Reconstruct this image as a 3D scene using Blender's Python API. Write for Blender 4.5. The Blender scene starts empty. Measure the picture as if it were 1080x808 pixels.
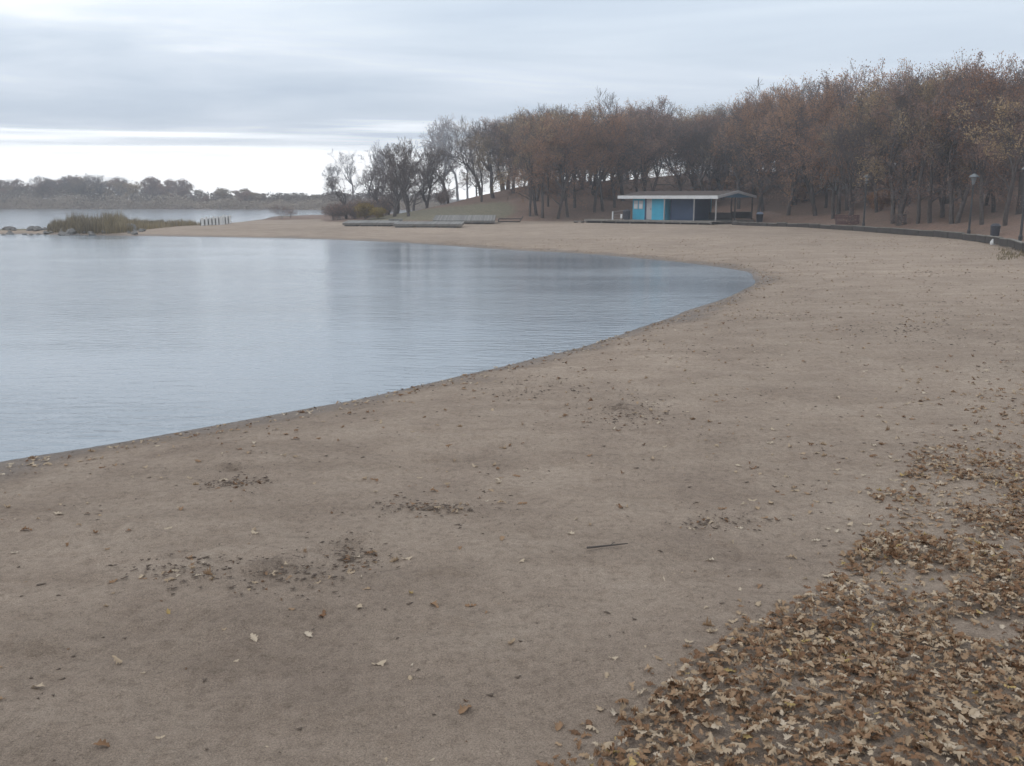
import bpy, math, random
import numpy as np
from mathutils import Vector, Matrix

random.seed(11)
RNG = np.random.default_rng(11)
sc = bpy.context.scene
COL = sc.collection

# ------------------------------------------------------------------ camera numbers
F_PX, CX, CY, HOR = 974.0, 540.0, 404.0, 208.0
TH = math.atan((CY - HOR) / F_PX)
CAM = np.array([0.0, 0.0, 3.0])

def ray(px, py):
    u, v = (px - CX) / F_PX, (py - CY) / F_PX
    f = np.array([0, math.cos(TH), -math.sin(TH)]); up = np.array([0, math.sin(TH), math.cos(TH)])
    return f + u * np.array([1.0, 0, 0]) - v * up

def at(px, py, z=0.0):
    d = ray(px, py); t = (z - CAM[2]) / d[2]
    return CAM + d * t

def project(x, y, z):
    x = np.asarray(x, float); y = np.asarray(y, float); z = np.asarray(z, float) - CAM[2]
    dep = y * math.cos(TH) - z * math.sin(TH)
    up = y * math.sin(TH) + z * math.cos(TH)
    return CX + F_PX * x / dep, CY - F_PX * up / dep

# ------------------------------------------------------------------ numeric helpers
def smooth(a, b, x):
    t = np.clip((x - a) / (b - a), 0, 1); return t * t * (3 - 2 * t)

_LAT = np.random.default_rng(5).random((64, 64))
def vnoise(x, y, s=1.0, ox=0.0):
    x = np.asarray(x, float) / s + 17.3 + ox; y = np.asarray(y, float) / s + 9.1 + ox * 1.7
    i, j = np.floor(x).astype(int), np.floor(y).astype(int)
    fx, fy = x - i, y - j
    fx, fy = fx * fx * (3 - 2 * fx), fy * fy * (3 - 2 * fy)
    g = lambda a, b: _LAT[a % 64, b % 64]
    return (g(i, j) * (1 - fx) + g(i + 1, j) * fx) * (1 - fy) + (g(i, j + 1) * (1 - fx) + g(i + 1, j + 1) * fx) * fy

def sdf(poly, x, y):
    """signed distance to a closed polygon, positive inside"""
    P = np.asarray(poly, float)
    x = np.asarray(x, float); y = np.asarray(y, float)
    shp = x.shape; x = x.ravel(); y = y.ravel()
    d2 = np.full(x.shape, 1e18); ins = np.zeros(x.shape, bool)
    n = len(P)
    for k in range(n):
        ax, ay = P[k]; bx, by = P[(k + 1) % n]
        ex, ey = bx - ax, by - ay
        t = np.clip(((x - ax) * ex + (y - ay) * ey) / (ex * ex + ey * ey + 1e-12), 0, 1)
        dx, dy = x - ax - t * ex, y - ay - t * ey
        d2 = np.minimum(d2, dx * dx + dy * dy)
        c = ((ay > y) != (by > y))
        with np.errstate(divide='ignore', invalid='ignore'):
            xi = ax + (y - ay) * ex / (ey if abs(ey) > 1e-12 else 1e-12)
        ins ^= c & (x < xi)
    d = np.sqrt(d2)
    return np.where(ins, d, -d).reshape(shp)

def spline(pts, n=6):
    P = [np.asarray(p, float) for p in pts]; out = []
    for i in range(len(P) - 1):
        p0, p1, p2, p3 = P[max(i - 1, 0)], P[i], P[i + 1], P[min(i + 2, len(P) - 1)]
        for k in range(n):
            t = k / n
            out.append(0.5 * (2 * p1 + (p2 - p0) * t + (2 * p0 - 5 * p1 + 4 * p2 - p3) * t * t + (3 * p1 - p0 - 3 * p2 + p3) * t ** 3))
    out.append(P[-1]); return out

# ------------------------------------------------------------------ terrain
SHORE_PX = [(-320, 552), (-150, 521), (0, 490), (100, 473), (200, 454), (300, 435), (400, 414), (500, 391), (560, 376.5), (620, 360),
            (680, 343), (730, 327), (765, 314), (788, 303), (797, 295), (791, 288), (770, 283.5), (740, 279.5), (700, 275), (650, 270.5),
            (600, 267), (560, 264.8), (500, 261), (430, 256.5), (370, 253.5), (300, 251.3), (240, 250.3), (180, 249.3), (130, 248.6),
            (60, 247.6), (0, 247), (-160, 246)]
front = [at(*p)[:2] for p in SHORE_PX]
front = spline(front, 5)
back = [at(*p)[:2] for p in [(-160, 243.6), (0, 243.2), (50, 242.4), (120, 239.0), (190, 238.6), (215, 237.2), (250, 234.8), (276, 231.6), (288, 228.6), (312, 227.8), (345, 227.2)]]
MAIN = [(-600, -1400), (-60, -40), (-30, -4)] + [tuple(p) for p in front] + [tuple(p) for p in back] + \
       [(-22, 170), (0, 215), (120, 330), (300, 420), (1450, 700), (1450, -1400)]
FAR = [(-1450, 330), (-420, 262), (-150, 238), (-120, 240), (-90, 238), (-62, 232), (-45, 226), (-20, 222), (20, 250), (120, 345), (300, 440), (1450, 760), (1450, 1450), (-1450, 1450)]
TOE = [(19, -70), (21, -10), (22.5, 25), (24.2, 43), (26.8, 51), (28.4, 60), (27.5, 67), (25.8, 73), (24.6, 79), (26.0, 85.5), (25.6, 89.5),
       (16.5, 98.5), (9, 97), (2, 97), (-1, 97.5), (-8, 92), (-14, 95), (-21, 104), (-24, 116), (-18, 140), (5, 180), (120, 290), (420, 380), (600, 100), (400, -70)]

def hill_t(x, y): return sdf(TOE, x, y)

def height(x, y):
    x = np.asarray(x, float); y = np.asarray(y, float)
    d = sdf(MAIN, x, y) + (0.12 * (vnoise(x, y, 1.3) - .5) + .22 * (vnoise(x, y, 2.7, 17) - .5)) * smooth(60, 14, y) + 0.5 * (vnoise(x, y, 5) - .5)
    df = sdf(FAR, x, y) + 3 * (vnoise(x, y, 14, 3) - .5)
    z = np.where(d < 0, np.maximum(0.085 * d, -1.6), 0.13 * (1 - np.exp(-np.maximum(d, 0) / 1.0)) + 0.55 * (1 - np.exp(-np.maximum(d, 0) / 26)))
    zf = np.where(df < 0, np.maximum(0.085 * df, -1.6), np.minimum(0.09 * df, 1.6))
    z = np.maximum(z, zf)
    t = np.maximum(hill_t(x, y), 0)
    amp = 0.15 + 0.85 * smooth(-22, 3, x) 
    z = z + amp * 9.0 * (1 - np.exp(-t / 42.0)) * smooth(0, 5, t + 2.0)
    z = z + (0.6 * (vnoise(x, y, 9, 5) - .5) * smooth(3, 14, t))
    # gentle hollows and scuffs of the trodden sand
    near = smooth(55, 12, np.hypot(x, y)) * smooth(0.3, 1.5, d)
    z = z + near * (0.06 * (vnoise(x, y, 2.2, 1) - .5) + 0.05 * (vnoise(x, y, .8, 2) - .5) + 0.03 * (vnoise(x, y, .33, 4) - .5) + 0.022 * (vnoise(x, y, .16, 6) - .5) + 0.012 * (vnoise(x, y, .085, 8) - .5))
    mid = smooth(1, 5, d) * smooth(2, -2, hill_t(x, y))
    z = z + mid * 0.14 * (vnoise(x, y, 6.5, 7) - .5)
    return z

def h1(x, y): return float(height(np.array([x]), np.array([y]))[0])

def ground_at(px, py):
    """where the ray through a spot of the photograph meets the ground"""
    d = ray(px, py)
    t = np.concatenate([np.linspace(2, 30, 300), np.linspace(30, 320, 2400)])
    P = CAM[None] + d[None] * t[:, None]
    below = P[:, 2] <= height(P[:, 0], P[:, 1])
    k = int(np.argmax(below)) if below.any() else len(t) - 1
    p = P[k]; return np.array([p[0], p[1], h1(p[0], p[1])])

def height_to(pos, py_top):
    d = ray(0, py_top); d = ray(CX, py_top)
    return CAM[2] + d[2] / d[1] * pos[1] - pos[2]

# ------------------------------------------------------------------ mesh helpers
def np_mesh(name, V, faces_by_n, mat_idx=None, mats=(), attrs=None, smooth_shade=False):
    """faces_by_n : list of int arrays (m, n)"""
    me = bpy.data.meshes.new(name)
    V = np.asarray(V, np.float32)
    me.vertices.add(len(V)); me.vertices.foreach_set('co', V.ravel())
    loops = np.concatenate([f.ravel() for f in faces_by_n]).astype(np.int32)
    sizes = np.concatenate([np.full(len(f), f.shape[1]) for f in faces_by_n]).astype(np.int32)
    starts = np.concatenate([[0], np.cumsum(sizes)[:-1]]).astype(np.int32)
    me.loops.add(len(loops)); me.loops.foreach_set('vertex_index', loops)
    me.polygons.add(len(sizes)); me.polygons.foreach_set('loop_start', starts)
    try: me.polygons.foreach_set('loop_total', sizes)
    except Exception: pass
    for m in mats: me.materials.append(m)
    if mat_idx is not None: me.polygons.foreach_set('material_index', np.asarray(mat_idx, np.int32))
    if smooth_shade: me.polygons.foreach_set('use_smooth', np.ones(len(sizes), bool))
    me.update(calc_edges=True)
    for k, a in (attrs or {}).items():
        at_ = me.attributes.new(k, 'FLOAT', 'POINT'); at_.data.foreach_set('value', np.asarray(a, np.float32))
    me.validate()
    return me

def link(name, me, parent=None, loc=None, rz=None):
    o = bpy.data.objects.new(name, me); COL.objects.link(o)
    if parent: o.parent = parent
    if loc is not None: o.location = loc
    if rz is not None: o.rotation_euler = (0, 0, rz)
    return o

def tag(o, label=None, cat=None, group=None, kind=None):
    if label: o['label'] = label
    if cat: o['category'] = cat
    if group: o['group'] = group
    if kind: o['kind'] = kind
    return o

def thing(name, label, cat, loc=(0, 0, 0), rz=0, group=None):
    o = bpy.data.objects.new(name, None); COL.objects.link(o)
    o.empty_display_size = .3
    o.location = loc; o.rotation_euler = (0, 0, rz)
    return tag(o, label, cat, group)

def copy_tree(root, loc, rz, label, group, scale=1.0, tilt=(0, 0)):
    r = root.copy(); COL.objects.link(r)
    r.location = loc; r.rotation_euler = (tilt[0], tilt[1], rz); r.scale = (scale, scale, scale) if not hasattr(scale, '__len__') else scale
    r['label'] = label; r['group'] = group
    for ch in root.children:
        c = ch.copy(); COL.objects.link(c); c.parent = r
    return r

class MB:
    """collects boxes, prisms and bars into one mesh"""
    def __init__(s): s.v = []; s.f = []; s.m = []
    def add(s, V, Fc, m=0):
        b = len(s.v); s.v += [tuple(map(float, p)) for p in V]; s.f += [tuple(i + b for i in q) for q in Fc]; s.m += [m] * len(Fc)
    def box(s, x0, x1, y0, y1, z0, z1, m=0):
        V = [(x0, y0, z0), (x1, y0, z0), (x1, y1, z0), (x0, y1, z0), (x0, y0, z1), (x1, y0, z1), (x1, y1, z1), (x0, y1, z1)]
        s.add(V, [(0, 3, 2, 1), (4, 5, 6, 7), (0, 1, 5, 4), (1, 2, 6, 5), (2, 3, 7, 6), (3, 0, 4, 7)], m)
    def bar(s, a, b, r0, r1=None, n=6, m=0, caps=True):
        a, b = np.asarray(a, float), np.asarray(b, float); r1 = r0 if r1 is None else r1
        d = b - a; d /= np.linalg.norm(d) + 1e-9
        u = np.cross(d, [0, 0, 1.0] if abs(d[2]) < .9 else [1.0, 0, 0]); u /= np.linalg.norm(u); w = np.cross(d, u)
        ang = [2 * math.pi * k / n for k in range(n)]
        V = [a + r0 * (math.cos(t) * u + math.sin(t) * w) for t in ang] + [b + r1 * (math.cos(t) * u + math.sin(t) * w) for t in ang]
        Fc = [(k, (k + 1) % n, n + (k + 1) % n, n + k) for k in range(n)]
        if caps: Fc += [tuple(range(n))[::-1], tuple(range(n, 2 * n))]
        s.add(V, Fc, m)
    def beam(s, a, b, w, h, m=0):
        """rectangular beam from a to b, w across, h tall"""
        a, b = np.asarray(a, float), np.asarray(b, float); d = b - a; d /= np.linalg.norm(d) + 1e-9
        u = np.cross(d, [0, 0, 1.0]); 
        if np.linalg.norm(u) < 1e-6: u = np.array([1.0, 0, 0])
        u /= np.linalg.norm(u); t = np.cross(u, d)
        V = [p + sx * w / 2 * u + sz * h / 2 * t for p in (a, b) for sx, sz in ((-1, -1), (1, -1), (1, 1), (-1, 1))]
        s.add(V, [(3, 2, 1, 0), (4, 5, 6, 7), (0, 1, 5, 4), (1, 2, 6, 5), (2, 3, 7, 6), (3, 0, 4, 7)], m)
    def lathe(s, prof, n=16, c=(0, 0), m=0):
        V = []; Fc = []
        for r, z in prof: V += [(c[0] + r * math.cos(2 * math.pi * k / n), c[1] + r * math.sin(2 * math.pi * k / n), z) for k in range(n)]
        for i in range(len(prof) - 1):
            for k in range(n): Fc.append((i * n + k, i * n + (k + 1) % n, (i + 1) * n + (k + 1) % n, (i + 1) * n + k))
        Fc.append(tuple(range(n))[::-1]); Fc.append(tuple((len(prof) - 1) * n + k for k in range(n)))
        s.add(V, Fc, m)
    def prism(s, outline, y0, y1, m=0):
        """outline in x,z pulled along y"""
        n = len(outline)
        V = [(x, y0, z) for x, z in outline] + [(x, y1, z) for x, z in outline]
        s.add(V, [tuple(range(n)), tuple(range(n, 2 * n))[::-1]] + [(k, n + k, n + (k + 1) % n, (k + 1) % n) for k in range(n)], m)
    def mesh(s, name, mats):
        me = bpy.data.meshes.new(name); me.from_pydata(s.v, [], s.f)
        for m in (mats if isinstance(mats, (list, tuple)) else [mats]): me.materials.append(m)
        me.polygons.foreach_set('material_index', s.m); me.update(); return me
    def build(s, name, mats, parent=None, loc=None, rz=None, bevel=0):
        o = link(name, s.mesh(name, mats), parent, loc, rz)
        if bevel:
            b = o.modifiers.new('edge', 'BEVEL'); b.width = bevel; b.segments = 2; b.limit_method = 'ANGLE'
        return o

# ------------------------------------------------------------------ materials
def new_mat(name):
    m = bpy.data.materials.new(name); m.use_nodes = True
    nt = m.node_tree; nt.nodes.clear()
    out = nt.nodes.new('ShaderNodeOutputMaterial'); b = nt.nodes.new('ShaderNodeBsdfPrincipled')
    nt.links.new(b.outputs[0], out.inputs[0])
    return m, nt, b

def N(nt, t, **kw):
    n = nt.nodes.new(t)
    for k, v in kw.items():
        if k.startswith('i_'):
            key = k[2:]; key = int(key) if key.isdigit() else key
            n.inputs[key].default_value = v
        else: setattr(n, k, v)
    return n

def ramp(nt, stops, fac=None, interp='LINEAR'):
    r = nt.nodes.new('ShaderNodeValToRGB'); e = r.color_ramp.elements; r.color_ramp.interpolation = interp
    e[0].position, e[0].color = stops[0][0], (*stops[0][1], 1)
    e[1].position, e[1].color = stops[-1][0], (*stops[-1][1], 1)
    for p, c in stops[1:-1]:
        q = e.new(p); q.color = (*c, 1)
    if fac is not None: nt.links.new(fac, r.inputs[0])
    return r

def noise(nt, scale, detail=4, rough=.6, vec=None, dist=0):
    n = N(nt, 'ShaderNodeTexNoise', i_Scale=scale, i_Detail=detail, i_Roughness=rough, i_Distortion=dist)
    if vec is not None: nt.links.new(vec, n.inputs['Vector'])
    return n

def mixc(nt, fac, a, b, mode='MIX'):
    m = nt.nodes.new('ShaderNodeMix'); m.data_type = 'RGBA'; m.blend_type = mode
    for s, v in ((m.inputs[0], fac), (m.inputs[6], a), (m.inputs[7], b)):
        if hasattr(v, 'node'): nt.links.new(v, s)
        elif isinstance(v, (int, float)): s.default_value = v
        else: s.default_value = (*v, 1)
    return m.outputs[2]

def math_(nt, op, a, b=None, c=None, clamp=False):
    m = nt.nodes.new('ShaderNodeMath'); m.operation = op; m.use_clamp = clamp
    for s, v in zip(m.inputs, (a, b, c)):
        if v is None: continue
        if hasattr(v, 'node'): nt.links.new(v, s)
        else: s.default_value = v
    return m.outputs[0]

def mrange(nt, v, a, b, c=0.0, d=1.0, smooth_=True):
    m = nt.nodes.new('ShaderNodeMapRange'); m.clamp = True
    m.interpolation_type = 'SMOOTHSTEP' if smooth_ else 'LINEAR'
    if hasattr(v, 'node'): nt.links.new(v, m.inputs[0])
    for k, x in zip((1, 2, 3, 4), (a, b, c, d)): m.inputs[k].default_value = x
    return m.outputs[0]

def painted(name, col, rough=.7, var=.18, scale=3.0, bump=.15, dirt=None, metal=0):
    """weathered paint, wood, concrete or metal in one plain colour"""
    m, nt, b = new_mat(name)
    tc = N(nt, 'ShaderNodeTexCoord')
    n1 = noise(nt, scale, 6, .65, tc.outputs['Object']); n2 = noise(nt, scale * 9, 4, .6, tc.outputs['Object'])
    lo = tuple(c * (1 - var) for c in col); hi = tuple(min(1, c * (1 + var)) for c in col)
    r = ramp(nt, [(.3, lo), (.7, hi)], n1.outputs[0])
    c = r.outputs[0]
    if dirt: c = mixc(nt, mrange(nt, n2.outputs[0], .55, .75, 0, .6), c, dirt)
    nt.links.new(c, b.inputs['Base Color'])
    b.inputs['Roughness'].default_value = rough; b.inputs['Metallic'].default_value = metal
    if bump:
        bp = N(nt, 'ShaderNodeBump', i_Strength=bump, i_Distance=.02); nt.links.new(n2.outputs[0], bp.inputs['Height']); nt.links.new(bp.outputs[0], b.inputs['Normal'])
    return m

def boards(name, col, axis='X', width=.14, rough=.85, gap=.25):
    m, nt, b = new_mat(name)
    tc = N(nt, 'ShaderNodeTexCoord')
    sep = N(nt, 'ShaderNodeSeparateXYZ'); nt.links.new(tc.outputs['Object'], sep.inputs[0])
    s = math_(nt, 'DIVIDE', sep.outputs[axis], width)
    fr = math_(nt, 'FRACT', s); fl = math_(nt, 'FLOOR', s)
    wn = N(nt, 'ShaderNodeTexWhiteNoise', noise_dimensions='1D'); nt.links.new(fl, wn.inputs['W'])
    mp = N(nt, 'ShaderNodeMapping', i_Scale=(1, 1, 1)); nt.links.new(tc.outputs['Object'], mp.inputs[0])
    n1 = noise(nt, 7, 6, .7, mp.outputs[0])
    v = math_(nt, 'ADD', math_(nt, 'MULTIPLY', wn.outputs['Value'], .45), math_(nt, 'MULTIPLY', n1.outputs[0], .55))
    r = ramp(nt, [(.2, tuple(c * .7 for c in col)), (.75, tuple(min(1, c * 1.25) for c in col))], v)
    edge = math_(nt, 'MULTIPLY', mrange(nt, fr, 0, .1), mrange(nt, fr, 1, .9))
    c = mixc(nt, math_(nt, 'SUBTRACT', 1.0, edge), r.outputs[0], tuple(x * gap for x in col))
    nt.links.new(c, b.inputs['Base Color']); b.inputs['Roughness'].default_value = rough
    bp = N(nt, 'ShaderNodeBump', i_Strength=.5, i_Distance=.02); nt.links.new(math_(nt, 'ADD', edge, math_(nt, 'MULTIPLY', n1.outputs[0], .3)), bp.inputs['Height']); nt.links.new(bp.outputs[0], b.inputs['Normal'])
    return m

def leafy(name, stops, rough=.8, attr=None, trans=.25):
    """dry leaves: colour varies from leaf to leaf (attribute tone) and from plant to plant"""
    m, nt, b = new_mat(name)
    a = N(nt, 'ShaderNodeAttribute', attribute_name='tone')
    oi = N(nt, 'ShaderNodeObjectInfo')
    v = a.outputs['Fac']
    if attr == 'obj': v = math_(nt, 'ADD', math_(nt, 'MULTIPLY', v, .55), math_(nt, 'MULTIPLY', oi.outputs['Random'], .45))
    r = ramp(nt, stops, v); c = r.outputs[0]
    if attr != 'obj':
        tc = N(nt, 'ShaderNodeTexCoord'); n = noise(nt, 40, 3, .6, tc.outputs['Object'])
        c = mixc(nt, .55, c, ramp(nt, [(.3, (.55, .5, .45)), (.7, (1.25, 1.2, 1.15))], n.outputs[0]).outputs[0], 'MULTIPLY')
    nt.links.new(c, b.inputs['Base Color']); b.inputs['Roughness'].default_value = rough
    b.inputs['Specular IOR Level'].default_value = .25
    tr = N(nt, 'ShaderNodeBsdfTranslucent'); nt.links.new(c, tr.inputs[0])
    mx = N(nt, 'ShaderNodeMixShader'); mx.inputs[0].default_value = trans
    out = [n for n in nt.nodes if n.type == 'OUTPUT_MATERIAL'][0]
    nt.links.new(b.outputs[0], mx.inputs[1]); nt.links.new(tr.outputs[0], mx.inputs[2]); nt.links.new(mx.outputs[0], out.inputs[0])
    return m

def make_ground_mat():
    m, nt, b = new_mat('sand_and_soil')
    tc = N(nt, 'ShaderNodeTexCoord'); V = tc.outputs['Object']
    big = noise(nt, .09, 5, .6, V); mid = noise(nt, .9, 7, .65, V); fine = noise(nt, 14, 8, .72, V); grit = noise(nt, 160, 3, .7, V)
    st = N(nt, 'ShaderNodeMapping', i_Scale=(.25, 1.6, 1), i_Rotation=(0, 0, .35)); nt.links.new(V, st.inputs[0])
    streak = noise(nt, 1.3, 6, .6, st.outputs[0], .6)
    s1 = ramp(nt, [(.3, SAND_D), (.5, SAND_M), (.72, SAND_L)], mid.outputs[0]).outputs[0]
    s1 = mixc(nt, .6, s1, ramp(nt, [(.3, (.72, .70, .68)), (.7, (1.18, 1.16, 1.13))], big.outputs[0]).outputs[0], 'MULTIPLY')
    s1 = mixc(nt, .55, s1, ramp(nt, [(.3, (.78, .76, .74)), (.65, (1.12, 1.12, 1.12))], streak.outputs[0]).outputs[0], 'MULTIPLY')
    s1 = mixc(nt, .6, s1, ramp(nt, [(.28, (.45, .43, .41)), (.5, (1, 1, 1)), (.75, (1.25, 1.25, 1.25))], fine.outputs[0]).outputs[0], 'MULTIPLY')  # grit tone, with the shade of small dents put into the colour
    s1 = mixc(nt, .65, s1, ramp(nt, [(.3, (.5, .48, .46)), (.5, (1, 1, 1)), (.72, (1.45, 1.42, 1.4))], grit.outputs[0]).outputs[0], 'MULTIPLY')
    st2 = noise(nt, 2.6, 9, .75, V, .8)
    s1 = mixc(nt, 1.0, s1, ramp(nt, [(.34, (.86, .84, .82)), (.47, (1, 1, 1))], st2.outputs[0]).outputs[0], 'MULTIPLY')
    clod_shade = noise(nt, 34, 5, .7, V)
    s1 = mixc(nt, 1.0, s1, ramp(nt, [(.30, (.55, .53, .51)), (.40, (1, 1, 1)), (.66, (1, 1, 1)), (.74, (1.25, 1.24, 1.22))], clod_shade.outputs[0]).outputs[0], 'MULTIPLY')  # clods, plus dark dashes painting in the shade of small ridges
    for sc_, lo, hi in ((105, .70, 1.26),):
        g2 = noise(nt, sc_, 3, .65, V)
        s1 = mixc(nt, 1.0, s1, ramp(nt, [(.30, (lo, lo * .98, lo * .96)), (.5, (1, 1, 1)), (.70, (hi, hi, hi))], g2.outputs[0]).outputs[0], 'MULTIPLY')
    A = lambda k: N(nt, 'ShaderNodeAttribute', attribute_name=k).outputs['Fac']
    # the trampled scraps of dark soil
    soil = mrange(nt, math_(nt, 'ADD', A('soil'), math_(nt, 'MULTIPLY', math_(nt, 'SUBTRACT', fine.outputs[0], .5), 1.6)), .35, .75, 0, .8)
    s1 = mixc(nt, soil, s1, (.085, .06, .045))
    # fallen-leaf floor of the wood
    l1 = ramp(nt, [(.25, (.08, .058, .049)), (.45, (.19, .13, .102)), (.62, (.25, .172, .134)), (.8, (.36, .26, .20))], noise(nt, 5, 8, .75, V).outputs[0]).outputs[0]
    l1 = mixc(nt, .5, l1, ramp(nt, [(.35, (.7, .72, .7)), (.65, (1.2, 1.1, 1.05))], noise(nt, .25, 4, .6, V).outputs[0]).outputs[0], 'MULTIPLY')
    f = mrange(nt, math_(nt, 'ADD', A('litter'), math_(nt, 'MULTIPLY', math_(nt, 'SUBTRACT', mid.outputs[0], .5), .8)), .3, .7)
    c = mixc(nt, f, s1, l1)
    g1 = ramp(nt, [(.3, (.11, .10, .07)), (.55, (.20, .175, .12)), (.8, (.28, .23, .17))], noise(nt, 3, 8, .75, V).outputs[0]).outputs[0]
    f = mrange(nt, math_(nt, 'ADD', A('grass'), math_(nt, 'MULTIPLY', math_(nt, 'SUBTRACT', mid.outputs[0], .5), .7)), .3, .7)
    c = mixc(nt, f, c, g1)
    wet = A('wet')
    c = mixc(nt, math_(nt, 'MULTIPLY', wet, .8), c, (.35, .33, .33), 'MULTIPLY')
    nt.links.new(c, b.inputs['Base Color'])
    nt.links.new(mrange(nt, wet, 0, 1, .95, .45), b.inputs['Roughness'])
    b.inputs['Specular IOR Level'].default_value = .25
    hsum = math_(nt, 'ADD', math_(nt, 'MULTIPLY', fine.outputs[0], .06), math_(nt, 'ADD', math_(nt, 'MULTIPLY', grit.outputs[0], .010), math_(nt, 'ADD', math_(nt, 'MULTIPLY', clod_shade.outputs[0], .03), math_(nt, 'MULTIPLY', noise(nt, 4, 5, .6, V).outputs[0], .06))))
    bp = N(nt, 'ShaderNodeBump', i_Strength=.9, i_Distance=1.0); nt.links.new(hsum, bp.inputs['Height']); nt.links.new(bp.outputs[0], b.inputs['Normal'])
    return m

SAND_D, SAND_M, SAND_L = (.30, .236, .19), (.352, .281, .226), (.40, .326, .265)

def make_water_mat():
    m, nt, b = new_mat('lake_water')
    tc = N(nt, 'ShaderNodeTexCoord'); V = tc.outputs['Object']
    mp = N(nt, 'ShaderNodeMapping', i_Scale=(.55, 1.5, 1), i_Rotation=(0, 0, .25)); nt.links.new(V, mp.inputs[0])
    w1 = noise(nt, 3.2, 4, .55, mp.outputs[0], .4); w2 = noise(nt, 11, 3, .6, mp.outputs[0]); w3 = noise(nt, .35, 3, .5, mp.outputs[0])
    calm = mrange(nt, noise(nt, .07, 4, .55, mp.outputs[0]).outputs[0], .38, .62, .3, 1.15)
    hh = math_(nt, 'ADD', math_(nt, 'MULTIPLY', w1.outputs[0], .05), math_(nt, 'ADD', math_(nt, 'MULTIPLY', w2.outputs[0], .008), math_(nt, 'MULTIPLY', w3.outputs[0], .06)))
    bp = N(nt, 'ShaderNodeBump', i_Distance=1.0); nt.links.new(math_(nt, 'MULTIPLY', calm, .7), bp.inputs['Strength'])
    nt.links.new(hh, bp.inputs['Height']); nt.links.new(bp.outputs[0], b.inputs['Normal'])
    b.inputs['Base Color'].default_value = (.195, .23, .265, 1); b.inputs['Roughness'].default_value = .12; b.inputs['IOR'].default_value = 1.4
    return m

M = {}
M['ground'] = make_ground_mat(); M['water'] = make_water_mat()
M['bark'] = painted('dark_bark', (.085, .07, .063), .95, .35, 4, .6)
M['twig'] = painted('grey_twigs', (.135, .108, .10), .95, .25, 3, 0)
M['russet'] = leafy('russet_leaves', [(0, (.16, .09, .065)), (.3, (.33, .175, .105)), (.65, (.46, .26, .15)), (1, (.52, .36, .22))], attr='obj')
M['tan'] = leafy('tan_leaves', [(0, (.17, .125, .08)), (.4, (.33, .24, .14)), (.75, (.45, .32, .18)), (1, (.5, .38, .22))], attr='obj')
M['mauve'] = leafy('faded_leaves', [(0, (.15, .10, .085)), (.5, (.30, .19, .145)), (1, (.42, .27, .19))], attr='obj')
M['yellow'] = leafy('yellow_leaves', [(0, (.16, .11, .03)), (.5, (.3, .21, .05)), (1, (.4, .3, .09))], attr='obj')
M['oakleaf'] = leafy('fallen_leaves', [(0, (.10, .058, .033)), (.2, (.19, .105, .057)), (.45, (.28, .176, .104)), (.65, (.36, .26, .17)), (.85, (.44, .355, .26)), (.97, (.55, .475, .385)), (1, (.42, .31, .13))], rough=.75, trans=.15)
M['reed'] = leafy('dry_reeds', [(0, (.12, .095, .066)), (.3, (.20, .162, .10)), (.6, (.34, .275, .165)), (1, (.52, .43, .29))], rough=.9, attr='obj')
M['scrub'] = leafy('dry_scrub', [(0, (.09, .075, .065)), (.4, (.19, .15, .12)), (.7, (.34, .275, .215)), (1, (.46, .38, .30))], rough=.9, attr='obj')
M['rock'] = painted('pale_stone', (.165, .155, .145), .9, .4, 2.2, .5, (.10, .095, .09))
M['blue'] = painted('turquoise_paint', (.045, .36, .52), .6, .10, 1.2, .12, (.06, .25, .34))
M['navy'] = painted('dark_blue_paint', (.035, .06, .115), .7, .15, 1.2, .1)
M['gable'] = painted('slate_blue_paint', (.06, .14, .22), .7, .15, 1.2, .1)
M['white'] = painted('white_paint', (.78, .78, .77), .6, .06, 1.5, .08, (.55, .54, .52))
M['offwhite'] = painted('faded_white_paint', (.60, .60, .60), .7, .1, 1.5, .08, (.4, .39, .37))
M['palegrey'] = painted('pale_grey_paint', (.42, .41, .42), .6, .1, 1.5, .08)
M['postgrey'] = painted('grey_post_paint', (.30, .28, .27), .7, .12, 2, .1)
M['roof'] = painted('brown_shingles', (.07, .05, .042), .95, .3, 5, .5)
M['deckwood'] = boards('weathered_deck_boards', (.26, .23, .20), 'X', .14)
M['darkwood'] = painted('dark_timber', (.055, .047, .042), .9, .3, 3, .4)
M['timber'] = painted('grey_timber', (.19, .175, .155), .9, .25, 4, .4, (.10, .09, .08))
M['dock'] = boards('silver_dock_boards', (.19, .18, .168), 'X', .15)
M['dockside'] = painted('dark_dock_sides', (.12, .12, .12), .9, .25, 3, .3)
M['metal'] = painted('dark_lamp_metal', (.05, .05, .052), .55, .2, 4, .1, metal=.3)
M['shade'] = painted('pale_lamp_enamel', (.17, .185, .195), .4, .06, 3, .05)
M['lantern'] = painted('frosted_lantern', (.2, .22, .235), .35, .06, 3, .0)
M['bin'] = painted('dark_bin_plastic', (.035, .035, .045), .5, .2, 3, .1)
M['binlid'] = painted('blue_grey_bin_lid', (.26, .31, .42), .5, .1, 3, .05)
M['redwood'] = painted('red_brown_stain', (.115, .062, .055), .85, .2, 3, .3)
M['cabin'] = painted('dark_cabin_siding', (.035, .035, .045), .85, .2, 2, .2)
M['glass'] = painted('lit_pane_paint', (.62, .65, .68), .1, .05, 1, 0)  # pale colour stands in for bright spots of light at the panes

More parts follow.
